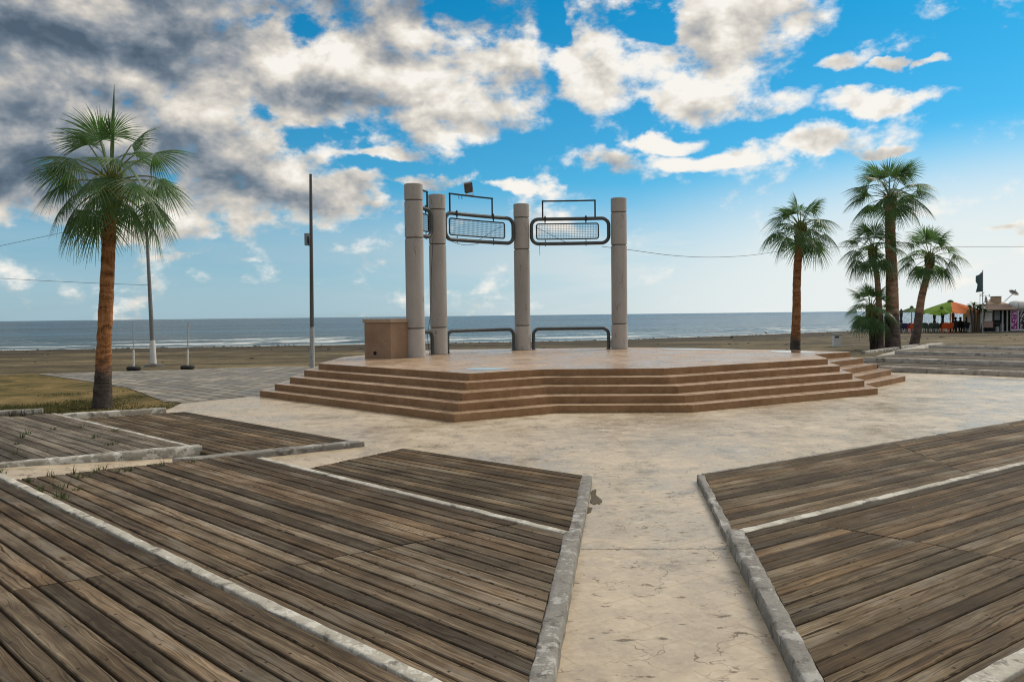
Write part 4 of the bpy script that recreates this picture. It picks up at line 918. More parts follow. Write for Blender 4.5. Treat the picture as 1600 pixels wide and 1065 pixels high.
# ------------------------------------------------------------------ palms
def fan_leaf(b, M4, Rl, rnd, nseg=34, spread=205, droop=.35, hang=.5):
    """one fan blade: pleated segments radiating from the hastula; M4 maps local (x forward, y side, z normal) to world."""
    dth = R(spread) / nseg; ts = (.05, .28, .45, .62, .8, 1.0); rot = M4.to_3x3(); org = M4.translation
    for k in range(nseg):
        th = -R(spread) / 2 + (k + .5) * dth; L = Rl * (.66 + .34 * math.cos(th * .62)) * rnd.uniform(.9, 1.05)
        ca, sa = math.cos(th), math.sin(th); g = hang * rnd.uniform(.6, 1.35); tw = rnd.uniform(-.03, .03); rows = []
        for t in ts:
            r = L * t; hw = r * math.tan(dth / 2) if t <= .46 else L * .45 * math.tan(dth / 2) * max(.08, 1.0 - .88 * (t - .45) / .55)
            c = Vector((r * ca, r * sa + tw * t, -droop * Rl * (abs(sa) ** 1.5) * t * .55 - .12 * Rl * t * t)); pr = hw * .55
            lft, rgt, mid = Vector((-sa * hw, ca * hw, -pr * .5)), Vector((sa * hw, -ca * hw, -pr * .5)), Vector((0, 0, pr * .5))
            w = Vector((0, 0, -g * Rl * max(0, t - .34) ** 1.8))
            rows.append([org + rot @ (c + q) + w for q in (lft, mid, rgt)])
        o = len(b.v)
        for q in rows: b.v += q
        for i in range(len(ts) - 1):
            for s in (0, 1):
                b.f.append((o + 3 * i + s, o + 3 * i + s + 1, o + 3 * i + s + 4, o + 3 * i + s + 3)); b.uv[len(b.f) - 1] = [(ts[i], s / 2), (ts[i], s / 2 + .5), (ts[i + 1], s / 2 + .5), (ts[i + 1], s / 2)]
def frond(tree, crown, org, azm, elev, plen, Rl, rnd, nseg, hang, sagk=.5, spread=200):
    """petiole arcs from org; blade at its end."""
    d = Vector((math.cos(azm) * math.cos(elev), math.sin(azm) * math.cos(elev), math.sin(elev))); pts = []; p = Vector(org); n = 8; dirs = d.copy()
    for k in range(n + 1):
        pts.append(p.copy()); dirs = (dirs + Vector((0, 0, -sagk * .16 * math.cos(elev * .8)))).normalized(); p = p + dirs * (plen / n)
    b = B(); bp_ = B()
    fwd = (dirs + Vector((0, 0, -.18))).normalized(); side = fwd.cross(Vector((0, 0, 1)))
    if side.length < .05: side = Vector((-math.sin(azm), math.cos(azm), 0))
    side.normalize(); up = side.cross(fwd).normalized()
    rollm = Matrix.Rotation(rnd.uniform(-.5, .5), 3, fwd); side = rollm @ side; up = rollm @ up
    M4 = Matrix((fwd, -side, up)).transposed().to_4x4(); M4.translation = pts[-1]
    fan_leaf(b, M4, Rl, rnd, nseg, spread, rnd.uniform(.2, .55), hang)
    nb = len(b.f)
    b.tube(pts, [.026 - .014 * k / n for k in range(n + 1)], 5)
    ob = b.build('frond', ['palm_leaf', 'petiole'], crown)
    mi = [0] * nb + [1] * (len(ob.data.polygons) - nb); ob.data.polygons.foreach_set('material_index', mi)
    return ob
def palm(base, trunk_pts, radii, mat, label, seed, nf, Rl, plen, elr, hang=.55, nseg=34, spear=0., boots=True, group=None, azbias=None):
    rnd = random.Random(seed); t = thing('palm_tree', base, label, 'palm tree', group); pts = smooth_pts([Vector(p) for p in trunk_pts], 10)
    n = len(pts); rs = []
    for i in range(n):
        f = i / (n - 1) * (len(radii) - 1); k = min(int(f), len(radii) - 2); rs.append(radii[k] * (1 - (f - k)) + radii[k + 1] * (f - k))
    # ringed leaf-scar profile
    dense = []; dr_ = []
    tot = 14
    for i in range(n - 1):
        for k in range(tot // 2):
            s = k / (tot // 2); dense.append(lerp(pts[i], pts[i + 1], s)); dr_.append((rs[i] * (1 - s) + rs[i + 1] * s))
    dense.append(pts[-1]); dr_.append(rs[-1])
    dr_ = [r * (1 + (.028 if i % 3 == 0 else -.008) + .035 * mnoise.noise(Vector((i * .37, seed, 0)))) for i, r in enumerate(dr_)]
    b = B(); b.tube(dense, dr_, 16)
    for q in b.v: q += Vector((mnoise.noise(q * 6), mnoise.noise(q * 6 + Vector((9, 0, 0))), 0)) * .012
    b.build('trunk', mat, t, smooth=35)
    top = pts[-1]; b = B(); rt = rs[-1]
    for k in range(46):        # old leaf bases below the crown
        a = k * 2.39996; zz = -.50 + .65 * k / 46; d = Vector((math.cos(a), math.sin(a), 0)); p = top + Vector((0, 0, zz)) + d * rt * .8
        b.tube([p, p + d * (.05 + .05 * rnd.random()) + Vector((0, 0, .14)), p + d * (.10 + .07 * rnd.random()) + Vector((0, 0, .24 + .1 * rnd.random()))], [.05, .04, .012], 5)
    b.tube([top - Vector((0, 0, .1)), top + Vector((0, 0, .45))], [rt * .95, rt * .35], 10)
    crown = b.build('crown', 'petiole' if boots else 'trunk_brown', t, smooth=60)
    for k in range(nf):
        f = (k + .5) / nf; az_ = k * 2.39996 + rnd.uniform(-.35, .35) + seed; e = R(elr[0] + (elr[1] - elr[0]) * f ** .9 + rnd.uniform(-9, 9))
        o = top + Vector((math.cos(az_), math.sin(az_), 0)) * rt * .4 + Vector((0, 0, .35 * (1 - f) - .05))
        frond(t, crown, o, az_, e, plen * rnd.uniform(.8, 1.12) * (.56 + .52 * math.sin(PI * min(1, f * .72 + .08))), Rl * rnd.uniform(.88, 1.08), rnd, nseg, hang * (.65 + .6 * f), .5 + .25 * f)
    if spear > 0:
        b = B(); p = top + Vector((0, 0, .3)); q = p + Vector((.12, 0, spear)); b.tube([p, lerp(p, q, .3), lerp(p, q, .7), q], [.03, .045, .03, .004], 6); b.build('spear_leaf', 'palm_leaf', crown)
    return t
def trunkpts(l, Y): return [dep(x, y, Y) for x, y in l]
b0 = at(160, 637, 0)
palm(b0, trunkpts([(160, 638), (161, 600), (162.5, 540), (166, 470), (169, 400), (172, 345), (174.5, 296)], b0.y), [.215, .18, .148, .146, .138, .128, .125], 'trunk_orange',
     'fan palm at the far left with orange trunk, dark foot and one upright unopened leaf', 4, 31, .86, .98, (80, -18), .46, 42, 1.95, group='fan palms')
b0 = dep(1242, 562, 31)
palm(b0, trunkpts([(1242, 570), (1242.5, 545), (1244.5, 490), (1245.5, 430), (1248.5, 385), (1250.5, 362)], 31), [.24, .205, .16, .15, .145, .14], 'trunk_orange',
     'fan palm with straight orange trunk standing alone just behind the right part of the stage', 9, 24, .84, .86, (84, -12), .52, 32, 0, group='fan palms')
b0 = at(1395, 545, 0)
palm(b0, trunkpts([(1395, 547), (1394.5, 515), (1393.5, 440), (1391.5, 380), (1390.5, 340), (1391, 312)], b0.y), [.40, .34, .28, .25, .22, .24], 'trunk_brown',
     'tallest and thickest fan palm, in the cluster at the right', 14, 27, 1.20, 1.22, (88, 6), .30, 36, 0, group='fan palms')
b0 = at(1371, 545.5, 0)
palm(b0, trunkpts([(1374.5, 547), (1374.5, 515), (1373, 470), (1370, 430), (1366, 410), (1364, 395)], b0.y), [.20, .17, .142, .13, .12, .12], 'trunk_brown',
     'slim mid height fan palm directly left of the thick palm in the cluster', 21, 22, .92, .95, (86, -16), .55, 30, 0, group='fan palms')
b0 = at(1428, 537.5, 0)
palm(b0, trunkpts([(1428, 539), (1433, 515), (1439, 470), (1446, 440), (1451, 418), (1452.5, 405)], b0.y), [.27, .24, .20, .185, .17, .16], 'trunk_brown',
     'fan palm whose trunk leans to the right, right of the thick palm', 30, 22, 1.08, 1.1, (86, -14), .55, 30, 0, group='fan palms')
b0 = at(1364, 545.5, 0)
palm(b0, trunkpts([(1366, 547), (1364, 525), (1362.5, 505), (1361, 490), (1361, 487)], b0.y), [.20, .17, .16, .15, .14], 'trunk_dark',
     'shortest fan palm, bushy and low, at the left foot of the cluster', 41, 26, .80, .80, (84, -30), .35, 30, 0, group='fan palms')

# ------------------------------------------------------------------ beach furniture on the far right
YK = 68.0; PXM = YK / F
def K(px, py, dy=0.): return dep(px, py, YK + dy)
def gz(px, Y): return -.03
# litter bin
a = at(1307, 540.3, 0); t = thing('litter_bin', a, 'white box shaped litter bin alone on the sand left of the palm cluster', 'bin')
b = B(); b.prism([(a.x - .19, a.y - .19), (a.x + .19, a.y - .19), (a.x + .19, a.y + .19), (a.x - .19, a.y + .19)], -.05, .60); b.build('body', 'white_metal', t, bevel=.02)
b = B(); b.box((a.x, a.y, .635), (.42, .42, .06)); b.build('lid', 'grey_metal', t, bevel=.01)
b = B(); b.box((a.x - .05, a.y - .193, .5), (.24, .012, .08)); b.build('opening', 'dark_inside', t)
# birds
for (px, py, rz_, lab) in ((1143.5, 530.5, .4, 'dark bird on the middle of the sand right of the columns'), (1197, 523, 2.6, 'dark bird by the edge of the water right of the columns')):
    p0 = at(px, py, -.25 if py > 526 else -.55); t = thing('bird', p0, lab, 'bird'); rt = Matrix.Rotation(rz_, 3, 'Z')
    X = lambda x, y, z: p0 + rt @ Vector((x, y, z))
    b = B(); b.tube([X(-.17, 0, .13), X(-.12, 0, .17), X(-.02, 0, .20), X(.07, 0, .24), X(.11, 0, .29), X(.145, 0, .315), X(.175, 0, .305)], [.012, .045, .075, .06, .038, .036, .012], 10); b.build('body', 'bird_feathers', t, smooth=60)
    b = B(); b.tube([X(.165, 0, .31), X(.215, 0, .30)], [.011, .003], 6); b.build('beak', 'bird_feathers', t)
    b = B(); b.tube([X(-.14, 0, .15), X(-.27, 0, .10)], [.028, .018], 6); b.build('tail', 'bird_feathers', t)
    for s in (-.025, .025): b = B(); b.tube([X(0, s, .15), X(.0, s, .0)], .007, 5); b.build('leg', 'bird_feathers', t)

def quadsheet(b, pts, th=.02):
    pts = [Vector(p) for p in pts]; n = (pts[1] - pts[0]).cross(pts[2] - pts[0]).normalized() * th; k = len(pts)
    b.add(pts + [p + n for p in pts], [tuple(range(k)), tuple(range(2 * k - 1, k - 1, -1))] + [(i, (i + 1) % k, k + (i + 1) % k, k + i) for i in range(k)])
def canopy(b, hub, rad, drop, n=8, a0=0., a1=2 * PI, sagd=.12, thick=.015):
    """umbrella skin between angles a0..a1, sagging between ribs."""
    rings = 5; seg = 6; st = []
    for i in range(n):
        for k in range(seg):
            st.append((i, k / seg))
    st.append((n, 0)); da = (a1 - a0) / n; off = len(b.v); W_ = len(st)
    for r in range(rings + 1):
        f = r / rings
        for (i, s) in st:
            a = a0 + da * (i + s); k = math.cos(da / 2) / math.cos((s - .5) * da); q = sagd * f * f * 4 * s * (1 - s)
            b.v.append(hub + Vector((math.cos(a) * rad * f * k, math.sin(a) * rad * f * k, -drop * f ** 1.15 - q * .35)))
    for r in range(rings):
        for i in range(W_ - 1): b.f.append((off + r * W_ + i, off + r * W_ + i + 1, off + (r + 1) * W_ + i + 1, off + (r + 1) * W_ + i))
# big parasol
hub = K(1485, 470.5, 2); g0 = K(1486, 517, 2); g0.z = -.02
t = thing('parasol', (hub.x, hub.y, 0), 'largest open parasol on the beach, half green and half orange with draped edges', 'parasol', 'parasols on the beach')
b = B(); b.tube([Vector((hub.x, hub.y, -.05)), hub], .05, 8); b.build('pole', 'pole_white', t)
b = B(); canopy(b, hub, 2.75, 1.0, 4, R(64), R(244), .7); b.build('green_canopy', 'green_canvas', t, smooth=60)
b = B(); canopy(b, hub, 2.5, .85, 4, R(-116), R(64), .8); b.build('orange_canopy', 'orange_canvas', t, smooth=60)
b = B(); b.lathe([(.26, -.06), (.24, .02), (.12, .10), (.03, .13)], hub, 14); b.build('cap', 'dark_green_canvas', t, smooth=60)
for k in range(8):
    a = R(64) + k * PI / 4; b = B(); b.bar(hub - Vector((0, 0, .1)), hub + Vector((math.cos(a) * 2.5, math.sin(a) * 2.5, -.93)), .03, .03); b.build('rib', 'pole_white', t)
def parasol_open(px, pytop, pyb, rad, drop, mat, label, dy=0):
    h_ = K(px, pytop, dy); t = thing('parasol', (h_.x, h_.y, 0), label, 'parasol', 'parasols on the beach')
    b = B(); b.tube([Vector((h_.x, h_.y, -.05)), h_], .032, 8); b.build('pole', 'black_steel', t)
    b = B(); canopy(b, h_, rad, drop, 8, .2, .2 + 2 * PI, .12); b.build('canopy', mat, t, smooth=60)
    b = B(); b.lathe([(.16, -.05), (.15, .03), (.06, .14), (.02, .15)], h_, 12); b.build('cap', 'dark_green_canvas', t, smooth=60)
    return t
parasol_open(1424.5, 480, 505, 1.08, .42, 'dark_green_canvas', 'small open green parasol seen left of the leaning palm trunk', 3)
parasol_open(1471.5, 481, 505, .52, .34, 'green_canvas', 'tiny olive parasol tucked under the left side of the largest parasol', 0)
def parasol_closed(px, y0, y1, mat, label, dy=0, w=.13):
    a = K(px, y0, dy); c = K(px, y1, dy); t = thing('closed_parasol', (a.x, a.y, 0), label, 'parasol', 'closed parasols on the beach')
    L = a.z - c.z; b = B(); b.lathe([(w * .5, 0), (w * 1.05, L * .06), (w * .7, L * .3), (w * 1.0, L * .55), (w * 1.15, L * .85), (w * .5, L * .93), (w * .25, L)], c, 10); b.build('folded_canopy', mat, t, smooth=60)
    b = B(); b.tube([Vector((a.x, a.y, -.05)), c + Vector((0, 0, .1))], .03, 6); b.build('pole', 'pole_dark', t)
parasol_closed(1408, 482, 505, 'dark_canvas', 'closed dark parasol between the thick palm and the small green parasol', 2)
parasol_closed(1460, 486, 505, 'brown_canvas', 'closed brown parasol right of the leaning palm trunk', 3)
parasol_closed(1472.8, 487, 505, 'dark_canvas', 'closed grey parasol right beside the closed brown one', 1.2)
parasol_closed(1489, 487.5, 506, 'rust_canvas', 'closed reddish parasol under the orange side of the largest parasol', 4)
# chairs
def chair_proto(mat, label, name='beach_chair'):
    t = thing(name, (0, 0, 0), label, 'chair', 'plastic chairs on the beach')
    b = B(); quadsheet(b, [(-.27, -.25, .42), (.27, -.25, .42), (.25, .22, .40), (-.25, .22, .40)], .035); b.build('seat', mat, t, bevel=.01)
    b = B(); prof = [(-.25, .22, .44), (-.28, .30, .66), (-.24, .37, .88), (0, .40, .93), (.24, .37, .88), (.28, .30, .66), (.25, .22, .44)]
    quadsheet(b, prof, .03); b.build('backrest', mat, t)
    for sx in (-1, 1):
        b = B(); b.tube([(sx * .28, .28, .64), (sx * .30, -.05, .62), (sx * .29, -.24, .60), (sx * .27, -.25, .42)], .022, 6); b.build('armrest', mat, t)
        for (y0, y1) in ((-.22, -.27), (.2, .32)):
            b = B(); b.tube([(sx * .23, y0, .42), (sx * .27, y1, 0)], [.028, .02], 6); b.build('leg', mat, t)
    return t
protos = {}
def chair(px, mat, dy, rz_, label, py=517.3):
    o = protos.get(mat)
    if o is None: o = chair_proto(mat, label); protos[mat] = o
    else: o = copy_tree(o)
    p = K(px, py, dy); o.location = (p.x, p.y, -.06); o.rotation_euler = (0, 0, rz_); o['label'] = label
chair(1405.5, 'green_plastic', .6, 3.3, 'dark green plastic chair showing just right of the thick palm trunk')
chair(1412, 'blue_plastic', 0, 3.0, 'dark blue plastic chair beside the purple one')
chair(1417.5, 'purple_plastic', .3, 3.3, 'purple plastic chair between the blue chair and an orange chair')
chair(1424.5, 'orange_plastic', -.6, 3.1, 'orange plastic chair standing alone left of the leaning palm trunk')
chair(1443, 'green_plastic', .8, 2.9, 'dark green plastic chair half hidden by the leaning palm trunk')
chair(1450, 'green_plastic', 0, 3.35, 'dark green plastic chair second to the right of the leaning palm trunk')
chair(1460.5, 'green_plastic', .2, 2.95, 'dark green plastic chair under the closed brown parasol')
chair(1468, 'black_plastic', .9, 3.3, 'black plastic chair just left of the pair of orange chairs')
chair(1475, 'orange_plastic', -.3, 3.0, 'orange plastic chair, left one of the touching pair')
chair(1481.8, 'orange_plastic', -.1, 3.25, 'orange plastic chair, right one of the touching pair')
chair(1488.5, 'black_plastic', .4, 3.1, 'black plastic chair just right of the pair of orange chairs')
chair(1509, 'black_plastic', .2, 2.9, 'black plastic chair next to the white pillar')
def table(px, dy, label):
    p = K(px, 517, dy); t = thing('cafe_table', (p.x, p.y, -.06), label, 'table', 'tables on the beach')
    b = B(); b.box(p + Vector((0, 0, .74 - p.z - .06)), (.85, .8, .04)); b.build('table_top', 'black_plastic', t)
    for sx in (-.36, .36):
        for sy in (-.33, .33): b = B(); b.tube([Vector((p.x + sx, p.y + sy, -.06)), Vector((p.x + sx, p.y + sy, .66))], .025, 6); b.build('leg', 'black_plastic', t)
table(1455, 1.6, 'dark table between the two dark green chairs'); table(1496, 1.2, 'dark table in front of the seated people')
# seated people (seen from behind, facing the sea)
def person(px, dy, rz_, label, seed):
    p = K(px, 517, dy); p.z = -.06; rt = Matrix.Rotation(rz_, 3, 'Z'); t = thing('person', p, label, 'person', 'people sitting under the parasol')
    ch = protos['black_plastic']; c = copy_tree(ch); c.location = p; c.rotation_euler = (0, 0, rz_ + PI); c['label'] = 'black plastic chair under the ' + label.replace(' under the orange canopy', '').replace('dark clothed person sitting', 'person sitting').replace(', next', ' next')
    X = lambda x, y, z: rt @ Vector((x, y, z))
    J = [((0, 0, .50), .15), ((0, -.02, .72), .145), ((0, -.04, .93), .16), ((0, -.01, 1.07), .06), ((0, .02, 1.17), .085), ((0, .03, 1.27), .09),
         ((.19, -.03, .97), .06), ((.25, .02, .72), .045), ((.20, .25, .68), .036), ((.19, .33, .70), .03), ((-.19, -.03, .97), .06), ((-.25, .02, .72), .045), ((-.20, .25, .68), .036), ((-.19, .33, .70), .03),
         ((.10, .08, .50), .095), ((.13, .45, .50), .07), ((.13, .47, .10), .05), ((.13, .60, .05), .04), ((-.10, .08, .50), .095), ((-.13, .45, .50), .07), ((-.13, .47, .10), .05), ((-.13, .60, .05), .04)]
    E = [(0, 1), (1, 2), (2, 3), (3, 4), (4, 5), (2, 6), (6, 7), (7, 8), (8, 9), (2, 10), (10, 11), (11, 12), (12, 13), (0, 14), (14, 15), (15, 16), (16, 17), (0, 18), (18, 19), (19, 20), (20, 21)]
    me = bpy.data.meshes.new('body'); me.from_pydata([X(*j) for j, _ in J], E, []); me.materials.append(M['dark_cloth'])
    o = bpy.data.objects.new('body', me); COL.objects.link(o); o.parent = t
    o.modifiers.new('skin', 'SKIN'); sv = me.skin_vertices[0].data
    for i, (_, r) in enumerate(J): sv[i].radius = (r, r)
    sv[0].use_root = True; sb = o.modifiers.new('sub', 'SUBSURF'); sb.levels = 1; sb.render_levels = 1
    b = B(); w = p + X(0, .0, 1.26); b.lathe([(.06, -.13), (.098, -.06), (.112, .0), (.10, .06), (.06, .105), (.01, .115)], w, 12); b.build('hair', 'hair', t, smooth=60)
    b = B(); w = p + X(0, .085, 1.22); b.lathe([(.02, -.075), (.055, -.04), (.065, .0), (.05, .045)], w, 10); b.build('face', 'skin', t, smooth=60)
person(1493, .9, .15, 'dark clothed person sitting leftmost of the three under the orange canopy', 1)
person(1500.5, 1.0, -.1, 'dark clothed person sitting in the middle of the three under the orange canopy', 2)
person(1510.5, 1.3, .25, 'dark clothed person sitting rightmost of the three, next to the white pillar', 3)
# low white fence / sunbeds glimpsed behind the chairs
b = B()
p0, p1 = K(1398, 512, 6), K(1470, 512, 6)
t = thing('picket_fence', (p0.x, p0.y, -.2), 'low white slatted barrier behind the chairs at the water side', 'fence')
b = B(); n = 46
for i in range(n + 1):
    q = lerp(p0, p1, i / n); b.box((q.x, q.y, .08), (.05, .03, .55))
b.build('slats', 'white_metal', t)
b = B(); b.bar(Vector((p0.x, p0.y + .03, .28)), Vector((p1.x, p1.y + .03, .28)), .03, .05); b.build('rail', 'white_metal', t)
# pillar
a = K(1517, 518); t = thing('pillar', (a.x, a.y, -.06), 'white square pillar with a flat cap between the parasol and the leafy plant', 'pillar')
b = B(); b.prism([(a.x - .21, a.y - .2), (a.x + .21, a.y - .2), (a.x + .21, a.y + .2), (a.x - .21, a.y + .2)], -.1, 1.80); b.build('shaft', 'white_render', t, bevel=.015)
b = B(); b.box((a.x, a.y, 1.84), (.52, .5, .075)); b.build('cap', 'white_render', t, bevel=.01)
# banana-like plant
a = K(1526, 518, -.4); t = thing('leafy_plant', (a.x, a.y, -.06), 'broad leaved plant with several dark stems in front of the kiosk', 'plant'); rnd = random.Random(5)
heads = []
for k in range(5):
    dx = -.30 + .17 * k; h_ = 2.2 + .35 * rnd.random(); top = Vector((a.x + dx * 1.7, a.y + rnd.uniform(-.2, .2), h_ * (1 - .10 * abs(k - 1.6)))); heads.append(top)
    b = B(); b.tube([Vector((a.x + dx, a.y, -.08)), lerp(Vector((a.x + dx, a.y, 0)), top, .5) + Vector((rnd.uniform(-.08, .08), 0, 0)), top], [.10, .08, .055], 8); b.build('stem', 'banana_stem', t, smooth=60)
for top in heads:
    for k in range(9):
        az_ = rnd.uniform(0, 2 * PI); e = R(rnd.uniform(-15, 75)); L = rnd.uniform(.5, .85); w = L * .16; d = Vector((math.cos(az_) * math.cos(e), math.sin(az_) * math.cos(e), math.sin(e))); sd_ = Vector((-math.sin(az_), math.cos(az_), 0))
        b = B(); rows = []
        for i in range(7):
            f = i / 6; c = top + d * L * f - Vector((0, 0, .45 * L * f * f)); ww = w * math.sin(PI * min(1, .12 + .88 * f)) ** .7 if f < 1 else .004; rows.append((c - sd_ * ww - Vector((0, 0, .03)), c, c + sd_ * ww - Vector((0, 0, .03))))
        for q in rows: b.v += list(q)
        for i in range(6):
            for s in (0, 1): b.f.append((3 * i + s, 3 * i + s + 1, 3 * i + s + 4, 3 * i + s + 3))
        b.build('leaf', 'banana_leaf', t, smooth=60)
for k in range(10):     # low dry leaves round the stems
    pass
# flag pole
a = K(1535.5, 517.5, -1.5); tp = K(1535.5, 423.5, -1.5); t = thing('flag_pole', (a.x, a.y, -.06), 'thin pole in front of the kiosk that carries a dark flag', 'flagpole')
b = B(); b.tube([Vector((a.x, a.y, -.1)), tp], [.045, .03], 8); b.build('shaft', 'pole_paint', t, smooth=60)
b = B(); b.lathe([(.04, 0), (.055, .04), (.0, .09)], tp, 8); b.build('finial', 'pole_paint', t)
fl = [(1535, 424.5), (1529.5, 428.2), (1525, 432), (1523.2, 436), (1525.5, 439.5), (1526.2, 447), (1525.7, 456)]
rows = []
for i in range(13):
    f = i / 12; px = 1535 - 9.7 * f; yt = 424.5 + 7.2 * f; yb = 455.5 + .9 * f
    rows.append([K(px - (2.2 * math.sin(PI * j / 8 * .9) if f > .75 and j < 4 else 0), yt + (yb - yt) * j / 8, -1.5) + Vector((0, .16 * math.sin(f * 9 + j * .5) * f, 0)) for j in range(9)])
b = B()
for q in rows: b.v += q
for i in range(12):
    for j in range(8): b.f.append((i * 9 + j, i * 9 + j + 1, (i + 1) * 9 + j + 1, (i + 1) * 9 + j))
ob = b.build('flag', 'flag_cloth', t, smooth=80); md = ob.modifiers.new('th', 'SOLIDIFY'); md.thickness = .01
# kiosk
def kx(px): return K(px, 500).x
def kz(py, px=1560): return K(px, py).z
t = thing('beach_kiosk', (kx(1558), YK, -.06), 'low beach kiosk with brown tiled eaves, an open dark counter and chimney', 'kiosk')
gl = -.1; xl, xr = kx(1533), kx(1640); yf = YK; wt = kz(484)
def kbox(nm, px0, px1, py0, py1, d0, d1, mat, par=None, bev=0.):
    b = B(); x0, x1, za, zb = kx(px0), kx(px1), kz(py1), kz(py0)
    b.box(((x0 + x1) / 2, yf + (d0 + d1) / 2, (za + zb) / 2), (x1 - x0, d1 - d0, zb - za)); return b.build(nm, mat, par or t, bevel=bev)
kbox('back_wall', 1533, 1640, 484.3, 519, 2.5, 2.7, 'dark_inside'); kbox('side_wall', 1532, 1535, 484.3, 519, .0, 2.49, 'white_render')
kbox('floor_slab', 1532, 1640, 517.8, 520, -.25, 2.49, 'grey_metal')
f = kbox('window_panel', 1536, 1551, 485, 501.5, .05, .12, 'white_render'); kbox('blind', 1537, 1551, 485.6, 488, .0, .045, 'grey_panel', f)
kbox('pink_counter', 1536, 1551.5, 502, 511.5, -.02, .5, 'pink_render')
for px in (1538.5, 1543.5, 1548.5): kbox('counter_leg', px, px + 2, 511.6, 517.7, .1, .2, 'dark_inside')
kbox('dark_panel', 1552, 1555, 484.6, 517.7, .1, .4, 'dark_inside')
kbox('glass_panel', 1555, 1566.4, 485, 500, .35, .38, 'grey_panel'); kbox('counter', 1555.2, 1566.2, 503, 506, .2, .7, 'black_plastic'); kbox('drinks_cooler', 1556, 1560, 510.5, 517.7, -.1, .4, 'grey_metal')
kbox('post', 1566.5, 1567.6, 484.6, 517.7, .0, .12, 'white_metal'); kbox('rear_counter', 1567.8, 1573.5, 506, 517.7, .4, 1.0, 'grey_metal')
kbox('post', 1573.8, 1575, 484.6, 517.7, .0, .12, 'white_metal')
# tiled roof strip: pitched
b = B(); x0, x1 = kx(1528), kx(1586); ze, zr = kz(484.6), kz(475.2)
quadsheet(b, [(x0, yf - .45, ze), (x1 - .1, yf - .45, ze), (x1, yf + 1.0, zr), (x0 + .55, yf + 1.0, zr)], .05); b.build('tiled_eaves', 'tile_roof', t)
b = B(); quadsheet(b, [(kx(1553), yf + 1.02, zr - .05), (kx(1588), yf + 1.02, zr - .05), (kx(1585), yf + 2.4, kz(469)), (kx(1570), yf + 2.4, kz(469))], .06); b.build('upper_roof', 'tan_render', t)
b = B(); quadsheet(b, [(x0 + .3, yf + 2.7, zr - .1), (xr, yf + 2.7, zr - .1), (xr, yf + .9, zr - .12), (x0 + .3, yf + .9, zr - .12)], .05); b.build('flat_roof', 'tan_render', t)
kbox('chimney', 1569, 1580.3, 463, 472.5, 1.4, 2.0, 'tan_render', bev=.01); kbox('chimney_cap', 1568.6, 1580.7, 462.2, 462.9, 1.36, 2.04, 'tile_roof')
kbox('dark_recess', 1585.5, 1640, 484.6, 517.7, .5, .6, 'dark_inside')
# white rounded tank at right
c0 = Vector((kx(1604), yf + .9, kz(477.5))); t2 = thing('water_tank', c0, 'white rounded tank on the kiosk roof at the right edge', 'tank')
b = B(); b.tube([c0 + Vector((-.95, 0, 0)), c0 + Vector((-.85, 0, 0)), c0 + Vector((-.6, 0, 0)), c0 + Vector((1.6, 0, 0))], [.12, .33, .42, .42], 16); b.build('shell', 'white_metal', t2, smooth=60)
b = B(); b.tube([c0 + Vector((-.4, 0, 0)), c0 + Vector((-.36, 0, 0))], .432, 16); b.build('band', 'grey_metal', t2)
# dishes
def dish(c, rad, aim, label, mat, parent_z, arm):
    t = thing('satellite_dish', c, label, 'satellite dish'); q = Vector(aim).normalized().to_track_quat('Z', 'Y').to_matrix(); b = B(); n = 20; rings = 5
    vs = [Vector((0, 0, 0))]; fs = []
    for r in range(1, rings + 1):
        for k in range(n): a = 2 * PI * k / n; rr = rad * r / rings; vs.append(Vector((rr * math.cos(a), rr * math.sin(a), .35 * rr * rr / rad)))
    for k in range(n): fs.append((0, 1 + k, 1 + (k + 1) % n))
    for r in range(rings - 1):
        for k in range(n): fs.append((1 + r * n + k, 1 + (r + 1) * n + k, 1 + (r + 1) * n + (k + 1) % n, 1 + r * n + (k + 1) % n))
    b.add([c + q @ v for v in vs], fs); ob = b.build('bowl', mat, t, smooth=80); ob.modifiers.new('th', 'SOLIDIFY').thickness = .02
    b = B(); b.tube([c, arm], .025, 6); b.build('mast', 'pole_dark', t)
    b = B(); tip = c + q @ Vector((0, 0, rad * .9)); b.tube([c + q @ Vector((0, -rad * .9, rad * .3)), tip], .012, 5); b.box(tip, (.07, .07, .09)); b.build('feed_arm', 'grey_metal', t)
dish(Vector((kx(1552), yf + 1.2, kz(469.5))), .42, (.75, -.62, .2), 'grey satellite dish standing on the kiosk roof next to the aerial', 'grey_metal', 0, Vector((kx(1549), yf + 1.3, kz(476.5))))
dish(Vector((kx(1596.5), yf + 1.2, kz(458.5))), .42, (.15, -.55, .75), 'dark satellite dish on a slanting arm at the right edge of the frame', 'floodlight_metal', 0, Vector((kx(1586), yf + 1.5, kz(471))))
a = Vector((kx(1546), yf + 1.4, kz(476))); t = thing('tv_aerial', a, 'thin television aerial on the kiosk roof above the grey dish', 'aerial'); h_ = kz(457) - a.z
b = B(); b.tube([a, a + Vector((0, 0, h_))], .022, 6); b.build('mast', 'pole_dark', t)
b = B(); q = a + Vector((0, 0, h_ * .78)); b.bar(q, q + Vector((.85, 0, .02)), .03, .03)
for k in range(7): b.bar(q + Vector((.05 + .13 * k, -.18, .02)), q + Vector((.05 + .13 * k, .18, .02)), .02, .02)
b.bar(q + Vector((.82, 0, -.1)), q + Vector((.82, 0, .12)), .04, .04)
for k in range(4): b.bar(q + Vector((.02 + .07 * k, 0, .04 + .07 * k)), q + Vector((.22 + .07 * k, 0, .16 + .05 * k)), .025, .025)
b.build('elements', 'grey_metal', t)
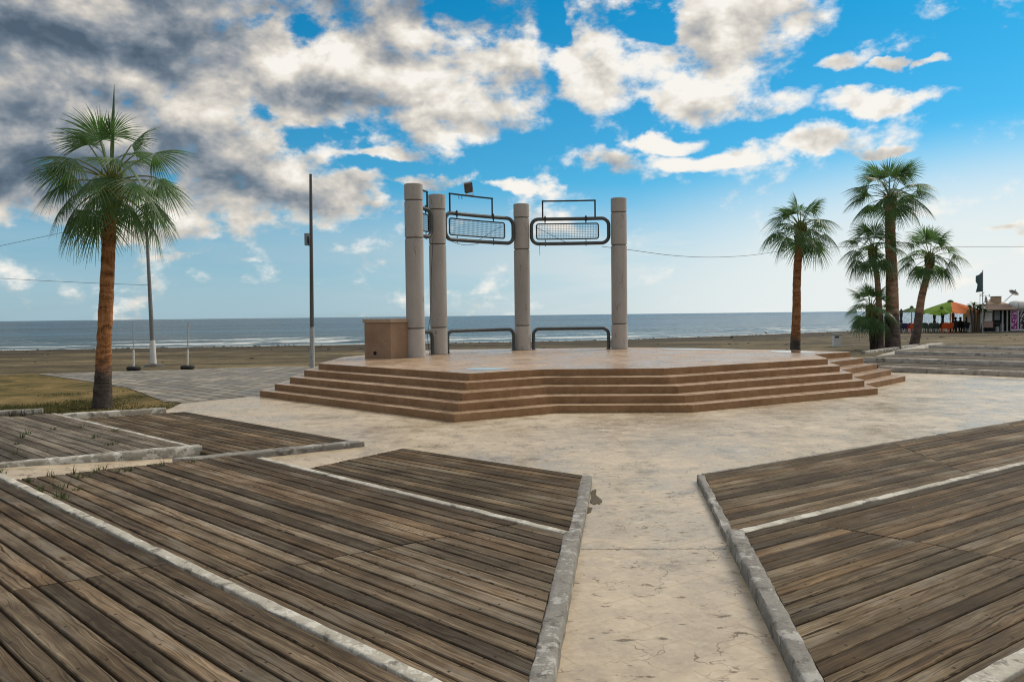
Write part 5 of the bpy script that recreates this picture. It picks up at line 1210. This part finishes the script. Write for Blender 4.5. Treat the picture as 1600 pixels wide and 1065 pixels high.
# banners with white lettering too worn to read, as in the photograph
def banner(px0, px1, mat, label, seed):
    x0, x1, za, zb = kx(px0), kx(px1), kz(516.5), kz(485); t = thing('advert_banner', ((x0 + x1) / 2, yf - .32, za), label, 'banner', 'upright banners at the kiosk')
    b = B(); b.box(((x0 + x1) / 2, yf - .30, (za + zb) / 2), (x1 - x0, .03, zb - za)); b.build('frame', 'white_metal', t)
    b = B(); b.box(((x0 + x1) / 2, yf - .325, (za + zb) / 2 + .04), (x1 - x0 - .09, .012, zb - za - .16)); b.build('cloth', mat, t)
    rnd = random.Random(seed); b = B(); W2 = (x1 - x0) / 2 - .09; z = zb - .2
    while z > za + .22:
        hh = rnd.uniform(.05, .11)
        for _ in range(rnd.randint(1, 3)):
            cx = (x0 + x1) / 2 + rnd.uniform(-W2, W2) * .7; a0 = rnd.uniform(0, 6); rr = hh * rnd.uniform(.6, 1.2); wd = rnd.uniform(.8, 2.0)
            b.tube([(cx + math.cos(a0 + k * .8) * rr * wd * .7, yf - .334, z + math.sin(a0 + k * .8) * rr) for k in range(rnd.randint(3, 6))], .022, 4)
        z -= hh * 1.6 + rnd.uniform(.01, .07)
    b.build('lettering', 'banner_white', t)
banner(1575.6, 1587, 'purple_banner', 'upright purple banner with white lettering at the kiosk front', 3)
banner(1587.6, 1598.5, 'black_banner', 'upright black banner with white lettering, right of the purple one', 8)

# ------------------------------------------------------------------ weeds and grass
def weed_mesh(b, p, h, rnd, n=7):
    for _ in range(n):
        a = rnd.uniform(0, 2 * PI); d = Vector((math.cos(a), math.sin(a), 0)); sd_ = Vector((-d.y, d.x, 0)) * .004; l = h * rnd.uniform(.5, 1.1); o = p + d * rnd.uniform(0, .02)
        b.add([o - sd_, o + sd_, o + d * l * .22 + Vector((0, 0, l * .6)) + sd_ * .8, o + d * l * .22 + Vector((0, 0, l * .6)) - sd_ * .8, o + d * l * .6 + Vector((0, 0, l))], [(0, 1, 2, 3), (3, 2, 4)])
rnd = random.Random(12); b = B()
spots = [(78, 744, z2), (120, 741, z2), (150, 739, z2), (205, 735, z2), (95, 762, z2), (66, 768, z2), (100, 778, z2), (90, 776, z2), (47, 752, z2), (130, 746, z2), (250, 728, z2), (300, 722, z2), (28, 694, w2), (35, 683, w2), (43, 678, w2), (147, 684, w2), (180, 674, w2), (180, 694, w2), (128, 668, w2), (164, 696, w2), (20, 710, w2), (81, 671, w2), (6, 738, z2), (158, 733, z2), (188, 737, z2), (118, 765, z2)]
for (px, py, z) in spots:
    p = at(px, py, z)
    for k in range(3): weed_mesh(b, p + Vector((rnd.uniform(-.05, .05), rnd.uniform(-.03, .03), -.02)), rnd.uniform(.05, .13), rnd, 7)
o = b.build('weeds', 'weed_green'); tag(o, 'small weeds sprouting between the planks at the left', 'weeds', kind='stuff')
b = B(); c = at(26, 650, w2); 
for k in range(26): weed_mesh(b, c + Vector((rnd.uniform(-.14, .14), rnd.uniform(-.05, .05), 0)), rnd.uniform(.06, .16), rnd, 5)
o = b.build('dry_weed', 'banana_stem'); tag(o, 'dry brown weed on the planks against the short white kerb', 'weed')
b = B(); poly = [A_(-60, 592), A_(60, 588), A_(200, 607), A_(222, 615), A_(255, 628), A_(283, 631), A_(258, 640), A_(0, 650), A_(-100, 656)]
def inside(p):
    c = False; j = len(poly) - 1
    for i in range(len(poly)):
        if ((poly[i].y > p.y) != (poly[j].y > p.y)) and p.x < (poly[j].x - poly[i].x) * (p.y - poly[i].y) / (poly[j].y - poly[i].y) + poly[i].x: c = not c
        j = i
    return c
x0, x1, y0, y1 = min(p.x for p in poly), max(p.x for p in poly), min(p.y for p in poly), max(p.y for p in poly); cnt = 0
while cnt < 5000:
    p = Vector((rnd.uniform(x0, x1), y0 + (y1 - y0) * rnd.random() ** 1.7, -.004))
    if not inside(p) or mnoise.noise(p * .55) < rnd.uniform(-.45, .25) + max(0, p.y - 16.6) * .16: continue
    weed_mesh(b, p, rnd.uniform(.02, .055), rnd, 3); cnt += 1
o = b.build('grass', 'grass_green'); tag(o, 'thin dry green grass around the leftmost palm', 'grass', kind='stuff')

# ------------------------------------------------------------------ wrack and pebbles scattered on the sand
b = B(); rnd = random.Random(77); cnt = 0
while cnt < 900:
    x = rnd.uniform(-50, 60); sy = shore_y(x); f = rnd.random(); y = 31 + (sy - 2 - 31) * (f if rnd.random() < .5 else 1 - .35 * f * f)
    if mnoise.noise(Vector((x * .09, y * .13, 4))) < rnd.uniform(-.3, .25): continue
    s_ = (sy - y) * .93; r0 = rnd.uniform(.02, .07) * (1.6 if rnd.random() < .08 else 1); z = beach_z(x, y, s_); n = rnd.randint(5, 7)
    a0 = rnd.uniform(0, 6); ex = rnd.uniform(1, 3.2); base = [Vector((x + math.cos(a0 + 2 * PI * k / n) * r0 * ex * rnd.uniform(.7, 1.2), y + math.sin(a0 + 2 * PI * k / n) * r0 * rnd.uniform(.7, 1.2), z - .01)) for k in range(n)]
    top = [lerp(p, Vector((x, y, z)), .45) + Vector((0, 0, .012 + r0 * rnd.uniform(.3, .8))) for p in base]
    b.add(base + top, [tuple(range(n, 2 * n))] + [(k, (k + 1) % n, n + (k + 1) % n, n + k) for k in range(n)]); cnt += 1
o = b.build('beach_wrack', 'banana_stem'); tag(o, 'small dark bits of wrack and pebbles scattered on the sand', 'beach debris', kind='stuff')
